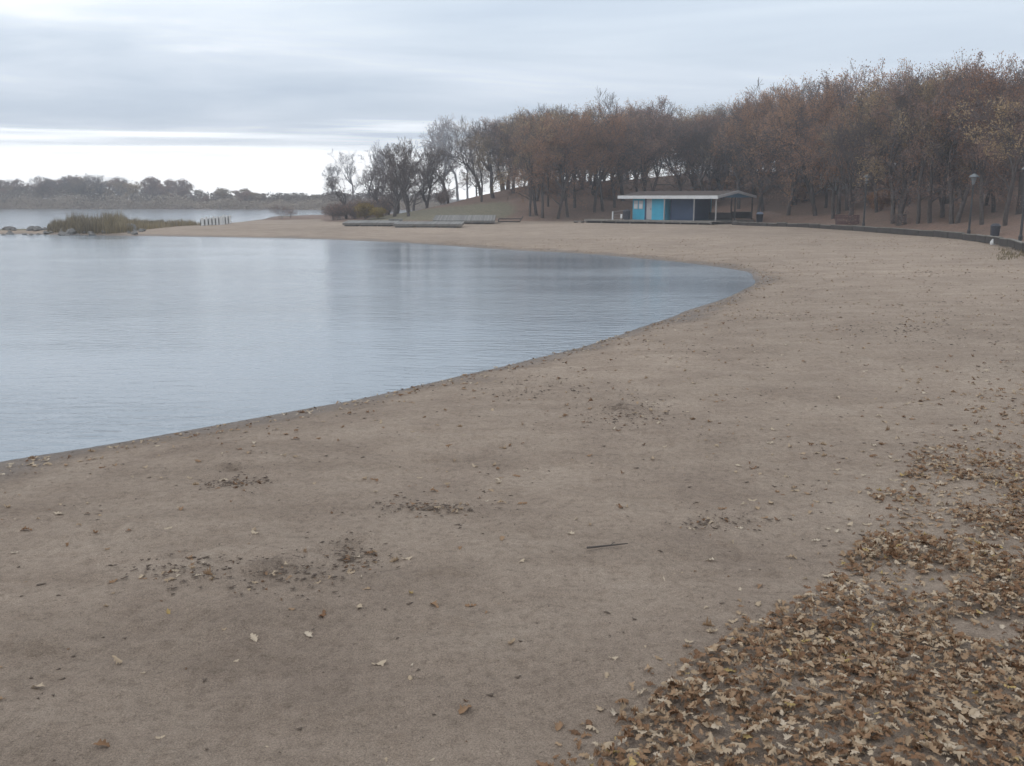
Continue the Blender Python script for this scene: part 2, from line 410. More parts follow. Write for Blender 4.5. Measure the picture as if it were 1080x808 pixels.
# ------------------------------------------------------------------ sky, sun, air
SUN_EL, SUN_AZ = math.radians(46), math.radians(-105)      # azimuth measured from straight ahead, clockwise positive
w = bpy.data.worlds.new('World'); sc.world = w; w.use_nodes = True
nt = w.node_tree; nt.nodes.clear()
wo = N(nt, 'ShaderNodeOutputWorld'); bg = N(nt, 'ShaderNodeBackground', i_Strength=.1); nt.links.new(bg.outputs[0], wo.inputs[0])
sky = N(nt, 'ShaderNodeTexSky'); sky.sky_type = 'NISHITA'; sky.sun_disc = False; sky.sun_elevation = SUN_EL; sky.sun_rotation = SUN_AZ
sky.altitude = 400; sky.air_density = 1; sky.dust_density = 1.5
tc = N(nt, 'ShaderNodeTexCoord'); sep = N(nt, 'ShaderNodeSeparateXYZ'); nt.links.new(tc.outputs['Generated'], sep.inputs[0])
Z = sep.outputs['Z']
az = math_(nt, 'ARCTAN2', sep.outputs['X'], sep.outputs['Y'])
# flat cloud deck seen in perspective
zz = math_(nt, 'ADD', math_(nt, 'MAXIMUM', Z, 0.0), .06)
cmb = N(nt, 'ShaderNodeCombineXYZ'); nt.links.new(math_(nt, 'DIVIDE', sep.outputs['X'], zz), cmb.inputs[0]); nt.links.new(math_(nt, 'DIVIDE', sep.outputs['Y'], zz), cmb.inputs[1])
mpc = N(nt, 'ShaderNodeMapping', i_Scale=(.5, .8, 1), i_Location=(3.1, 1.7, 0), i_Rotation=(0, 0, .12)); nt.links.new(cmb.outputs[0], mpc.inputs[0])
deck = noise(nt, .75, 6, .5, mpc.outputs[0], .5)
# long streaks near the horizon
cs = N(nt, 'ShaderNodeCombineXYZ'); nt.links.new(math_(nt, 'MULTIPLY', az, 2.2), cs.inputs[0]); nt.links.new(math_(nt, 'MULTIPLY', Z, 75.0), cs.inputs[1])
streak = noise(nt, 1.0, 5, .55, cs.outputs[0], .35)
CL = 10.0   # background strength is .1
cloud = ramp(nt, [(.28, (.68, .79, .92)), (.45, (.86, .96, 1.06)), (.57, (1.02, 1.10, 1.18)), (.68, (1.32, 1.36, 1.40))], deck.outputs[0]).outputs[0]
# the deck is darkest a little above the clear strip and thins higher up
band = mixc(nt, mrange(nt, Z, .10, .22, 0, 1), (.80, .82, .86), (1.08, 1.07, 1.06))
cloud = mixc(nt, 1.0, cloud, band, 'MULTIPLY')
edge = math_(nt, 'ADD', Z, math_(nt, 'MULTIPLY', math_(nt, 'SUBTRACT', streak.outputs[0], .5), .075))
toward = mrange(nt, math_(nt, 'ABSOLUTE', math_(nt, 'ADD', az, .33)), .25, 1.1, 1.0, .0)
clear = math_(nt, 'MULTIPLY', mrange(nt, edge, .072, .030), mrange(nt, toward, 0, 1, .35, 1))
glow = mixc(nt, toward, (.9, .96, 1.02), (2.5, 2.5, 2.47))
col = mixc(nt, clear, cloud, glow)
sc10 = N(nt, 'ShaderNodeVectorMath', operation='SCALE'); nt.links.new(col, sc10.inputs[0]); sc10.inputs['Scale'].default_value = CL
final = mixc(nt, .95, sky.outputs[0], sc10.outputs[0])
nt.links.new(final, bg.inputs[0])

sun = bpy.data.lights.new('sun', 'SUN'); sun.energy = .8; sun.angle = math.radians(40); sun.color = (1, .96, .9)
so = bpy.data.objects.new('sun', sun); COL.objects.link(so)
sd = Vector((math.sin(SUN_AZ) * math.cos(SUN_EL), math.cos(SUN_AZ) * math.cos(SUN_EL), math.sin(SUN_EL)))
so.rotation_euler = sd.to_track_quat('Z', 'Y').to_euler()

R_G = 620.0
def make_haze():
    b = MB(); b.box(-R_G - 60, R_G + 60, -R_G - 60, R_G + 60, -2.8, 33.0)
    m = bpy.data.materials.new('haze'); m.use_nodes = True; t = m.node_tree; t.nodes.clear()
    o = N(t, 'ShaderNodeOutputMaterial'); v = N(t, 'ShaderNodeVolumePrincipled')
    v.inputs['Color'].default_value = (.90, .93, 1.0, 1); v.inputs['Density'].default_value = HAZE; v.inputs['Anisotropy'].default_value = .55
    t.links.new(v.outputs[0], o.inputs['Volume'])
    tag(b.build('haze', m), 'thin pale haze over the lake and beach', 'haze', kind='stuff')
HAZE = .0015
make_haze()

# ------------------------------------------------------------------ the ground sheet and the lake
def leaf_density(px, py, x, y):
    """leaves per square metre where the photograph shows them"""
    d = np.zeros(len(px))
    e = np.interp(py, [440, 500, 545, 580, 620, 660, 700, 740, 808, 900, 1300], [1010, 945, 905, 900, 862, 800, 750, 700, 640, 560, 350]) + 38 * (vnoise(x, y, .8, 21) - .5) + 22 * (vnoise(x, y, .3, 23) - .5)
    ins = np.clip(smooth(-8, 26, px - e) + .07 * smooth(-70, 0, px - e) + .35 * smooth(30, 150, px - e) * smooth(620, 480, py), 0, 1.2)
    core = np.interp(py, [430, 480, 520, 560, 600, 640, 680, 730, 808], [60, 170, 290, 420, 650, 1050, 1600, 2200, 2600])
    lowp = smooth(600, 700, py); patch = lowp * (.40 + 1.1 * smooth(.2, .45, vnoise(x, y, .9, 31))) + (1 - lowp) * (.4 + 1.2 * smooth(.36, .72, vnoise(x, y, .75, 31)))
    d = ins * core * patch
    # bare patch of sand near the right border
    bare = np.exp(-(((px - 1050) / 60) ** 2 + ((py - 668) / 24) ** 2)) + .8 * np.exp(-(((px - 985) / 36) ** 2 + ((py - 612) / 16) ** 2)) + .7 * np.exp(-(((px - 940) / 40) ** 2 + ((py - 655) / 10) ** 2))
    d *= np.clip(1 - 1.1 * bare, 0, 1)
    return d

def in_px(poly, x, y, z):
    px, py = project(x, y, z); return px, py

def make_ground():
    a_f = np.radians(np.arange(-36, 36.01, .17)); a_c = np.radians(np.arange(39, 321.1, 3.0))
    A = np.concatenate([a_f, a_c]); nA = len(A)
    R = [0.25]
    while R[-1] < R_G:
        r = R[-1]; R.append(r * (1.03 if r < 3 else 1.006 if r < 14 else 1.0085 if r < 140 else 1.02 if r < 320 else 1.06))
    R = np.array(R); nR = len(R)
    RR, AA = np.meshgrid(R, A, indexing='ij')
    X, Y = (RR * np.sin(AA)).ravel(), (RR * np.cos(AA)).ravel()
    Zt = height(X, Y)
    V = np.column_stack([X, Y, Zt]); V = np.vstack([V, [[0, 0, h1(0, 0)]]])
    i = np.arange(nR - 1)[:, None]; j = np.arange(nA)[None]
    jn = (j + 1) % nA
    q = np.stack(np.broadcast_arrays(i * nA + j, i * nA + jn, (i + 1) * nA + jn, (i + 1) * nA + j), -1).reshape(-1, 4)
    q = q[:, ::-1]
    c = len(V) - 1
    tri = np.column_stack([np.arange(nA), np.full(nA, c), (np.arange(nA) + 1) % nA])[:, ::-1]
    x, y = V[:, 0], V[:, 1]
    d = sdf(MAIN, x, y); df = sdf(FAR, x, y); t = hill_t(x, y)
    px, py = project(x, y, V[:, 2]); ok = y > 1
    wet = smooth(1.15, .25, d + .9 * (vnoise(x, y, .9, 71) - .5)) * .75; wet = np.maximum(wet, smooth(.045, .012, V[:, 2]))
    litter = smooth(-1.0, 1.5, t)
    litter = np.maximum(litter, smooth(2, 8, df))
    litter = np.where((t < 0) & (y > 60) & (x < -12), np.maximum(litter, smooth(112, 122, y) * .8), litter)
    # pile of dead leaves at the right of the picture
    grass = smooth(0, 4, t) * smooth(16, 7, t) * smooth(-19, -13, x) * smooth(2.5, -2, x) * 1.0
    grass = np.maximum(grass, smooth(6, 16, df) * .45)
    sp = smooth(.9, 2.0, d) * (smooth(-31, -36, x)) * smooth(79, 81.5, y) * .9
    grass = np.maximum(grass, sp)
    soil = np.zeros(len(x))
    for cx, cy, rx, ry, k in SCUFFS:
        g = ground_at(cx, cy); gx = ground_at(cx + rx, cy); gy0 = ground_at(cx, cy - ry); gy1 = ground_at(cx, cy + ry)
        wx = abs(gx[0] - g[0]); wy = abs(gy0[1] - gy1[1]) / 2
        soil = np.maximum(soil, 1.0 * k * np.exp(-((x - g[0]) / wx) ** 2 - ((y - g[1]) / wy) ** 2))
    V[:, 2] += soil * (.16 * (vnoise(x, y, .17, 61) - .45) + .08 * (vnoise(x, y, .09, 63) - .5))
    pok = (px > 480) & (px < 1400) & (py > 420) & (py < 1400) & (y > 1)
    ld = np.zeros(len(x)); ld[pok] = leaf_density(px[pok], py[pok], x[pok], y[pok])
    soil = np.maximum(soil, .42 * smooth(300, 1300, ld))
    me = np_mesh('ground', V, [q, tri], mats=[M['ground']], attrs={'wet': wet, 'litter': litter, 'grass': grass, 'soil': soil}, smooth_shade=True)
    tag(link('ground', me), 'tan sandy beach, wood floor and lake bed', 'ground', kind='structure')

SCUFFS = [(290, 598, 55, 16, .55), (190, 590, 50, 12, .4), (370, 575, 30, 10, .5), (245, 494, 30, 6, .5), (660, 430, 40, 10, .55), (430, 527, 40, 6, .35),
          (470, 527, 30, 5, .35), (750, 540, 35, 8, .3), (560, 400, 40, 5, .3), (930, 345, 50, 3, .35), (890, 275, 30, 2, .3), (980, 285, 40, 2.5, .3)]
make_ground()

def make_water():
    n = 96; A = np.linspace(0, 2 * math.pi, n, endpoint=False); R = np.array([8, 20, 50, 120, 300, 700, R_G])
    V = [(0, 0, 0)] + [(r * math.sin(a), r * math.cos(a), 0) for r in R for a in A]
    tri = np.array([(0, 1 + (k + 1) % n, 1 + k) for k in range(n)])
    q = np.array([(1 + i * n + k, 1 + i * n + (k + 1) % n, 1 + (i + 1) * n + (k + 1) % n, 1 + (i + 1) * n + k) for i in range(len(R) - 1) for k in range(n)])
    me = np_mesh('water', V, [q[:, ::1], tri], mats=[M['water']])
    tag(link('water', me), 'grey blue rippled lake water', 'lake', kind='structure')
make_water()

# ------------------------------------------------------------------ trees
def tubes(segs, n):
    """segs: array (k, 8) p0 p1 r0 r1 -> verts, quads"""
    S = np.asarray(segs, float); k = len(S)
    a, b = S[:, :3], S[:, 3:6]; d = b - a; d /= np.linalg.norm(d, axis=1, keepdims=True) + 1e-9
    ref = np.where(np.abs(d[:, 2:3]) < .9, np.array([[0, 0, 1.0]]), np.array([[1.0, 0, 0]]))
    u = np.cross(d, ref); u /= np.linalg.norm(u, axis=1, keepdims=True) + 1e-9; w_ = np.cross(d, u)
    ang = 2 * math.pi * np.arange(n) / n
    ring = np.cos(ang)[None, :, None] * u[:, None] + np.sin(ang)[None, :, None] * w_[:, None]
    V = np.concatenate([a[:, None] + ring * S[:, 6][:, None, None], b[:, None] + ring * S[:, 7][:, None, None]], 1).reshape(-1, 3)
    j = np.arange(n); q = np.stack([j, (j + 1) % n, n + (j + 1) % n, n + j], -1)
    Q = (np.arange(k) * 2 * n)[:, None, None] + q[None]
    return V, Q.reshape(-1, 4)

def rot_about(v, axis, a):
    axis = axis / (np.linalg.norm(axis) + 1e-9)
    return v * math.cos(a) + np.cross(axis, v) * math.sin(a) + axis * np.dot(axis, v) * (1 - math.cos(a))

def grow(seed, stems=1, fork=.34, depth=6, spread=.75, up=.22, crook=.22, lean=.0, wood=1.0, fine=.012):
    rd = random.Random(seed); big, small, tips = [], [], []
    def go(p, d, ln, r, lev):
        n = 4 if lev == 0 else 3 if lev < 3 else 2
        pts = [p]; rad = [r]; end_r = r * (.66 if lev else .74)
        for i in range(n):
            d = d + np.array([rd.gauss(0, crook), rd.gauss(0, crook), rd.gauss(0, crook * .6) + up * (.25 if lev else .5)]) * (.5 if lev == 0 else .75)
            d /= np.linalg.norm(d); p = p + d * ln / n
            pts.append(p); rad.append(r + (end_r - r) * (i + 1) / n)
        for i in range(n):
            (big if lev < 3 else small).append((*pts[i], *pts[i + 1], rad[i], rad[i + 1]))
        if lev >= depth:
            tips.append((p, d)); return
        if lev >= depth - 1: tips.append((pts[-2], d))
        kids = rd.choice([2, 3, 3]) if lev else rd.choice([3, 4, 4])
        for k in range(kids):
            ax = np.cross(d, [rd.gauss(0, 1), rd.gauss(0, 1), rd.gauss(0, 1)])
            nd = rot_about(d, ax, rd.uniform(.35, 1.0) * spread * (1.15 if k else .5))
            go(pts[-1], nd, ln * rd.uniform(.62, .86) * (1 if lev else .82), end_r * rd.uniform(.6, .82), lev + 1)
        if lev >= 1:                       # side shoots along the branch
            for i in range(1, n):
                if rd.random() < .75:
                    ax = np.cross(d, [rd.gauss(0, 1), rd.gauss(0, 1), rd.gauss(0, 1)])
                    go(pts[i], rot_about(d, ax, rd.uniform(.6, 1.2)), ln * rd.uniform(.4, .6), rad[i] * .45, min(lev + 2, depth))
        elif lev == 0:
            for i in range(2, n):
                if rd.random() < .6:
                    ax = np.cross(d, [rd.gauss(0, 1), rd.gauss(0, 1), .2])
                    go(pts[i], rot_about(d, ax, rd.uniform(.8, 1.2)), ln * .45, rad[i] * .4, 2)
    for s_ in range(stems):
        a = rd.uniform(0, 6.28); l = lean + (0.22 if stems > 1 else 0) * rd.uniform(.5, 1.3)
        p0 = np.array([0, 0, -.25]) + (np.array([math.cos(a), math.sin(a), 0]) * .14 if stems > 1 else 0)
        go(p0, np.array([math.cos(a) * l, math.sin(a) * l, 1.0]), fork * 9 * rd.uniform(.9, 1.1), .17 * wood, 0)
    big, small = np.array(big), np.array(small)
    tip = np.array([t[0] for t in tips])
    zmax = np.percentile(np.concatenate([small[:, 5], big[:, 5]]), 99.7)
    s_ = 9.0 / zmax
    big[:, :6] *= s_; small[:, :6] *= s_; tip = tip * s_
    big[:, 6:] = np.maximum(big[:, 6:], .02); small[:, 6:] = np.clip(small[:, 6:], fine, .07)
    print('tips', len(tip), 'big', len(big), 'small', len(small))
    return big, small, tip

def leaf_quads(centres, size, rng):
    k = len(centres)
    a = rng.normal(size=(k, 3)); a /= np.linalg.norm(a, axis=1, keepdims=True)
    b = np.cross(a, rng.normal(size=(k, 3))); b /= np.linalg.norm(b, axis=1, keepdims=True)
    s_ = (size * rng.uniform(.6, 1.4, k))[:, None]
    bend = np.cross(a, b) * s_ * .3
    V = np.stack([centres - a * s_, centres + b * s_ * .6 + bend, centres + a * s_, centres - b * s_ * .6 + bend], 1).reshape(-1, 3)
    return V, np.arange(4 * k).reshape(-1, 4)

def make_tree_parts(seed, leafmat, per_tip, lsize, keep=1.0, **kw):
    big, small, tip = grow(seed, **kw)
    rng = np.random.default_rng(seed + 99)
    V, Q = tubes(big, 6)
    fl = np.clip((.9 - V[:, 2]) / 1.0, 0, 1) ** 2            # root flare
    V[:, :2] *= (1 + .0 * fl)[:, None]
    tm = np_mesh('trunk', V, [Q], mats=[M['bark']], smooth_shade=True)
    Vs, Qs = tubes(small, 3)
    parts_v, parts_q, mi, tone = [Vs], [Qs], [np.zeros(len(Qs), int)], [np.full(len(Vs), .5)]
    if per_tip > 0:
        # leaves hang on in clumps: whole sprays are bare, others thick
        cl = vnoise(tip[:, 0] + tip[:, 2] * .7, tip[:, 1] - tip[:, 2] * .5, 1.1, seed)
        tt = tip[cl < np.quantile(cl, keep)] if keep < 1 else tip
        cen = np.repeat(tt, per_tip, 0) + rng.normal(0, .15, (len(tt) * per_tip, 3))
        Vl, Ql = leaf_quads(cen, lsize, rng)
        tn = np.clip(vnoise(cen[:, 0] + cen[:, 2], cen[:, 1] + cen[:, 2] * .3, 1.3, seed + 3) * .75 + rng.uniform(-.1, .35, len(cen)), 0, 1)
        parts_v.append(Vl); parts_q.append(Ql + len(Vs)); mi.append(np.ones(len(Ql), int)); tone.append(np.repeat(tn, 4))
    cm = np_mesh('crown', np.vstack(parts_v), [np.vstack(parts_q)], np.concatenate(mi), [M['twig'], leafmat or M['russet']], {'tone': np.concatenate(tone)})
    return tm, cm

PROTO = {}
def add_proto(kind, seed, leafmat, per_tip, lsize, **kw):
    tm, cm = make_tree_parts(seed, leafmat, per_tip, lsize, **kw)
    PROTO.setdefault(kind, []).append((tm, cm))

add_proto('bare', 1, M['mauve'], 1, .04, wood=1.35, fine=.014, keep=.25, spread=.7, up=.3)
add_proto('bare', 2, M['mauve'], 1, .04, wood=1.35, fine=.014, keep=.15, spread=.85, up=.25, lean=.12)
add_proto('bare', 3, M['tan'], 1, .045, wood=1.25, fine=.014, keep=.3, stems=2, spread=.65, up=.35, fork=.3)
add_proto('thin', 4, M['russet'], 3, .06, wood=1.2, fine=.016, keep=.5, spread=.75, up=.3, lean=.1)
add_proto('thin', 5, M['tan'], 3, .06, wood=1.2, fine=.016, keep=.55, spread=.8, up=.25, stems=2, fork=.3)
add_proto('thin', 13, M['mauve'], 3, .06, wood=1.2, fine=.016, keep=.6, spread=.8, up=.28)
add_proto('russet', 6, M['russet'], 8, .05, keep=.7, spread=.85, up=.2, crook=.26)
add_proto('russet', 7, M['russet'], 8, .05, keep=.75, spread=.8, up=.22, lean=.1)
add_proto('russet', 8, M['russet'], 7, .05, keep=.7, spread=.9, up=.2, stems=2, fork=.3)
add_proto('tan', 9, M['tan'], 8, .05, keep=.7, spread=.85, up=.2)
add_proto('tan', 10, M['tan'], 7, .05, keep=.7, spread=.8, up=.25, lean=.08)
add_proto('faded', 11, M['mauve'], 6, .055, keep=.65, spread=.85, up=.22)
add_proto('faded', 12, M['mauve'], 6, .055, keep=.65, spread=.8, up=.2, stems=2, fork=.32)

add_proto('distant', 14, M['mauve'], 9, .12, keep=.92, spread=.85, depth=5, fine=.03)
add_proto('distant', 15, M['tan'], 9, .12, keep=.92, spread=.8, depth=5, fine=.03)

_first = {}
def place_tree(kind, pos, h, label, group, rz=None, wide=1.0, name='tree', var=None, cat='tree'):
    k = (kind, (random.randrange(len(PROTO[kind])) if var is None else var) % len(PROTO[kind]))
    rz = random.uniform(0, 6.28) if rz is None else rz
    s_ = h / 9.0
    if k not in _first:
        r = thing(name, label, cat, pos, rz, group)
        tm, cm = PROTO[kind][k[1]]
        link('trunk' if kind != 'shrub' else 'stems', tm, r); link('crown' if kind != 'shrub' else 'twigs', cm, r)
        r.scale = (s_ * wide, s_ * wide, s_); _first[k] = r
        return r
    return copy_tree(_first[k], pos, rz, label, group, (s_ * wide, s_ * wide, s_))

# trees that stand out along the edge of the wood: foot, top row, kind, what singles it out
EDGE = [
 (349, 209, 172, 'bare', 'small bare tree at the lake end of the wood'),
 (374, 212, 158, 'bare', 'bare leaning tree beside the brown scrub, second from the lake end'),
 (388, 214, 151, 'bare', 'nearly bare dark tree standing behind the yellow bush'),
 (401, 213, 156, 'bare', 'bare tree just right of the yellow bush, behind the docks'),
 (432, 228, 146, 'bare', 'open tree with two slim stems right behind the stacked docks'),
 (449, 220, 152, 'bare', 'slim sparse tree on the grass, right of the two stemmed tree'),
 (466, 212, 137, 'bare', 'thin leaning bare tree on the grass slope above the docks'),
 (483, 211, 124, 'thin', 'tall sparse tree topping the left edge of the wood'),
 (493, 209, 130, 'tan', 'tan leaved tree beside the tall sparse tree at the wood edge'),
 (508, 213, 140, 'tan', 'low tan oak at the top of the grass slope'),
 (521, 209, 122, 'bare', 'bare grey tree rising behind the low tan oak'),
 (541, 204, 117, 'thin', 'sparse tree between the grass slope and the beach trees'),
 (559, 228, 116, 'tan', 'olive tan oak at the sand edge right of the grass slope'),
 (566, 227, 125, 'russet', 'slim oak close beside the olive tan oak at the sand edge'),
 (572, 230, 120, 'russet', 'leaning russet oak with its foot on the sand'),
 (578, 218, 113, 'tan', 'olive tan oak behind the leaning russet oak'),
 (586, 231, 128, 'russet', 'slender oak standing furthest out on the sand'),
 (599, 229, 116, 'russet', 'orange brown oak at the foot of the slope, two trees left of the deck step'),
 (606, 219, 112, 'tan', 'bent tan oak on the slope above the deck step'),
 (627, 224, 113, 'russet', 'thick trunked russet oak just above the deck step'),
 (636, 223, 118, 'russet', 'russet oak beside the white rail post of the deck'),
 (648, 219, 116, 'faded', 'brown oak at the left end of the blue hut roof'),
 (657, 212, 94, 'bare', 'tallest bare crown poking out above the middle of the wood'),
 (669, 199, 112, 'faded', 'faded oak on the slope behind the blue hut wall'),
 (680, 198, 104, 'thin', 'sparse tree in front of the dark hilltop cabin'),
 (799, 224, 100, 'russet', 'russet oak at the gable end of the blue hut'),
 (807, 223, 96, 'russet', 'straight oak just behind the small blue lidded bin'),
 (831, 227, 90, 'faded', 'dark thick oak midway between the hut and the red brown bench'),
 (839, 216, 82, 'bare', 'bare grey crown on the skyline between hut and first lamp'),
 (849, 212, 84, 'bare', 'bare crown on the skyline, right of a similar bare crown'),
 (863, 227, 84, 'russet', 'russet oak left of the red brown bench'),
 (884, 226, 80, 'russet', 'russet oak behind the red brown bench'),
 (894, 222, 76, 'faded', 'faded oak just behind the lamp by the red brown bench'),
 (925, 224, 70, 'russet', 'brown oak right of the lamp by the red brown bench'),
 (944, 236, 74, 'faded', 'dark oak beside the dark stump behind the timber edging'),
 (968, 236, 76, 'tan', 'tan oak behind the timber edging, right of the dark stump'),
 (981, 235, 80, 'faded', 'slim faded oak behind the timber edging between two lamps'),
 (994, 229, 70, 'russet', 'russet oak left of the middle lamp'),
 (1006, 236, 72, 'faded', 'faded oak next to the middle lamp'),
 (1036, 237, 64, 'russet', 'russet oak right of the middle lamp'),
 (1048, 224, 58, 'faded', 'faded oak above the white sack and dark bin'),
 (1060, 238, 62, 'faded', 'faded oak left of the tallest lamp at the picture edge'),
 (1074, 226, 48, 'thin', 'sparse tall oak behind the tallest lamp'),
]
SKY_X = [330, 345, 360, 390, 425, 445, 470, 500, 540, 580, 620, 657, 690, 730, 770, 800, 840, 880, 915, 960, 1000, 1040, 1080, 1200]
SKY_Y = [185, 178, 164, 158, 152, 142, 134, 130, 118, 113, 112, 106, 107, 113, 109, 98, 88, 80, 70, 73, 66, 60, 54, 40]
spots = []
for px, py, top, kind, lab in EDGE:
    g = ground_at(px, py); h = height_to(g, top)
    place_tree(kind, (g[0], g[1], g[2] - .05), max(h, 3), lab, 'trees along the edge of the wood', wide=random.uniform(.85, 1.05) * (1.0 if h < 10 else .85), var=2 if 'two slim stems' in lab else None)
    spots.append((g[0], g[1]))

HUT_ROT = math.radians(-40)
HUT_AX = np.array([math.cos(HUT_ROT), math.sin(HUT_ROT)]); HUT_DP = np.array([-math.sin(HUT_ROT), math.cos(HUT_ROT)])
_c = ground_at(751, 237.0)[:2]
HUT_R = _c                                              # front right corner of the deck
def hut_xy(s, t): return HUT_R + HUT_AX * (s - 10.8) + HUT_DP * t
HUT_POLY = [hut_xy(-3.4, -1), hut_xy(11.6, -1), hut_xy(11.6, 10.5), hut_xy(-3.4, 10.5)]

CABIN = ground_at(702, 183); CABIN = CABIN + np.array([0, 3.0, 0]); CABIN[2] = h1(CABIN[0], CABIN[1])
def zone(px):
    return 'left of the blue hut' if px < 640 else 'behind the blue hut' if px < 800 else 'behind the first lamp' if px < 960 else 'at the right end of the timber edging'
KIND_TXT = {'bare': 'bare grey tree', 'thin': 'half bare tree', 'russet': 'russet leaved oak', 'tan': 'tan leaved oak', 'faded': 'dull brown oak'}
def fill_wood(n_try, gap, lo, hi, group):
    n = 0
    for _ in range(n_try):
        x = random.uniform(-12, 75); y = random.uniform(50, 150)
        px, _py = project(x, y, 3.0); px = float(px)
        if px < 430 or px > 1115: continue
        t = float(hill_t(np.array([x]), np.array([y]))[0])
        if t < 2.5 or t > 52: continue
        if px < 545 and t < 18: continue
        if px < 650 and t < 6: continue
        if any((x - a) ** 2 + (y - b) ** 2 < gap * gap for a, b in spots): continue
        if float(sdf(HUT_POLY, np.array([x]), np.array([y]))[0]) > -1.5: continue
        if abs(x - CABIN[0]) < 4.5 and -4.5 < y - CABIN[1] < 4.5: continue
        if 684 < px < 718 and y < CABIN[1]: continue
        z = h1(x, y); pos = (x, y, z - .05)
        sky_y = float(np.interp(px, SKY_X, SKY_Y)) + random.uniform(-7, 18)
        h = min(random.uniform(lo, hi), height_to((x, y, z), sky_y))
        if h < 4.2: continue
        kind = random.choices(['bare', 'thin', 'russet', 'tan', 'faded'], [2.0, 2.2, 3.0 if px > 560 else 1.3, 2.2 if px > 640 else 3, 2.6])[0]
        if px > 820 and random.random() < .3: kind = 'faded'
        place_tree(kind, pos, h, f'{KIND_TXT[kind]} massed in the wood {zone(px)}', f'trees massed in the wood {zone(px)}', wide=random.uniform(.9, 1.15))
        spots.append((x, y)); n += 1
        if n >= 175: break
    print('wood trees', n)
fill_wood(9000, 3.3, 7.5, 10.5, '')

def fill_lake_end():
    n = 0
    for _ in range(3000):
        px = random.uniform(348, 560); y = random.uniform(102, 140); x = (px - CX) / F_PX * y
        t = float(hill_t(np.array([x]), np.array([y]))[0])
        if t < 3 or (px > 440 and t < 13) or any((x - a) ** 2 + (y - b) ** 2 < 3.2 ** 2 for a, b in spots): continue
        z = h1(x, y); sky_y = float(np.interp(px, SKY_X, SKY_Y)) + random.uniform(2, 22)
        h = min(random.uniform(5, 8.5), height_to((x, y, z), sky_y))
        if h < 2.8: continue
        kind = random.choice(['bare'] if px < 450 else ['thin', 'bare', 'bare', 'tan'])
        place_tree(kind, (x, y, z - .05), h, f'{KIND_TXT[kind]} in the open stand behind the docks', 'trees in the open stand behind the docks', wide=random.uniform(1.0, 1.3))
        spots.append((x, y)); n += 1
        if n >= 12: break
fill_lake_end()

# ------------------------------------------------------------------ shrubs
def make_shrub(kind, seed, leafmat, per_tip, lsize, keep):
    big, small, tip = grow(seed, stems=7, fork=.16, depth=4, spread=.8, up=.15, wood=.35)
    rng = np.random.default_rng(seed)
    V, Q = tubes(big, 4); big_m = np_mesh('stems', V, [Q], mats=[M['twig']])
    Vs, Qs = tubes(small, 3); pv, pq, mi, tn = [Vs], [Qs], [np.zeros(len(Qs), int)], [np.full(len(Vs), .5)]
    if per_tip:
        tt = tip[rng.random(len(tip)) < keep]; cen = np.repeat(tt, per_tip, 0) + rng.normal(0, .5, (len(tt) * per_tip, 3))
        Vl, Ql = leaf_quads(cen, lsize, rng); pv.append(Vl); pq.append(Ql + len(Vs)); mi.append(np.ones(len(Ql), int)); tn.append(np.repeat(rng.random(len(cen)), 4))
    PROTO.setdefault(kind, []).append((big_m, np_mesh('twigs', np.vstack(pv), [np.vstack(pq)], np.concatenate(mi), [M['twig'], leafmat], {'tone': np.concatenate(tn)})))

def place_shrub(kind, pos, h, w_, label, group, name='shrub'):
    k = (kind, random.randrange(len(PROTO[kind])))
    s_ = h / 9.0; rz = random.uniform(0, 6.28)
    if k not in _first:
        r = thing(name, label, 'shrub', pos, rz, group); tm, cm = PROTO[kind][k[1]]
        link('stems', tm, r); link('twigs', cm, r); r.scale = (s_ * w_, s_ * w_, s_); _first[k] = r; return r
    return copy_tree(_first[k], pos, rz, label, group, (s_ * w_, s_ * w_, s_))

make_shrub('barebush', 31, M['mauve'], 1, .2, .4); make_shrub('barebush', 32, M['mauve'], 1, .2, .3)
make_shrub('yellowbush', 33, M['yellow'], 4, .34, .8)
make_shrub('russetbush', 34, M['russet'], 4, .36, .7)
make_shrub('olivebush', 35, M['reed'], 4, .4, .8)

for px, py, h, wd, kind, lab in [
  (296, 231, 1.9, 1.5, 'barebush', 'brown twiggy bush on the beach point before the far water'),
  (306, 230, 1.3, 1.5, 'barebush', 'lower brown bush right of the twiggy bush on the beach point'),
  (343, 229, 1.3, 1.3, 'barebush', 'low dark bush at the beach edge left of the docks'),
  (386, 231.6, 1.7, 1.3, 'yellowbush', 'yellow leaved bush behind the left end of the docks'),
  (399, 231.2, 1.2, 1.3, 'yellowbush', 'small yellow tinged bush right of the larger yellow bush'),
  (374, 231.2, 1.2, 1.4, 'barebush', 'brown bush left of the yellow bush'),
  (944, 238, 1.0, 1.0, 'barebush', 'dark low bush beside the stump behind the timber edging')]:
    g = ground_at(px, py); place_shrub(kind, g, h, wd, lab, 'bushes at the back of the beach')
n = 0
while n < 48:
    x = random.uniform(-24, -8); y = random.uniform(104, 135)
    px, _p = project(x, y, 1.5)
    if 338 < px < 470 and float(hill_t(np.array([x]), np.array([y]))[0]) > (1 if px < 410 else 14):
        place_shrub('barebush', (x, y, h1(x, y) - .05), random.uniform(1.2, 2.4), 1.3, 'brown scrub thicket bush under the bare trees behind the docks', 'scrub thicket at the lake end of the wood'); n += 1
n = 0
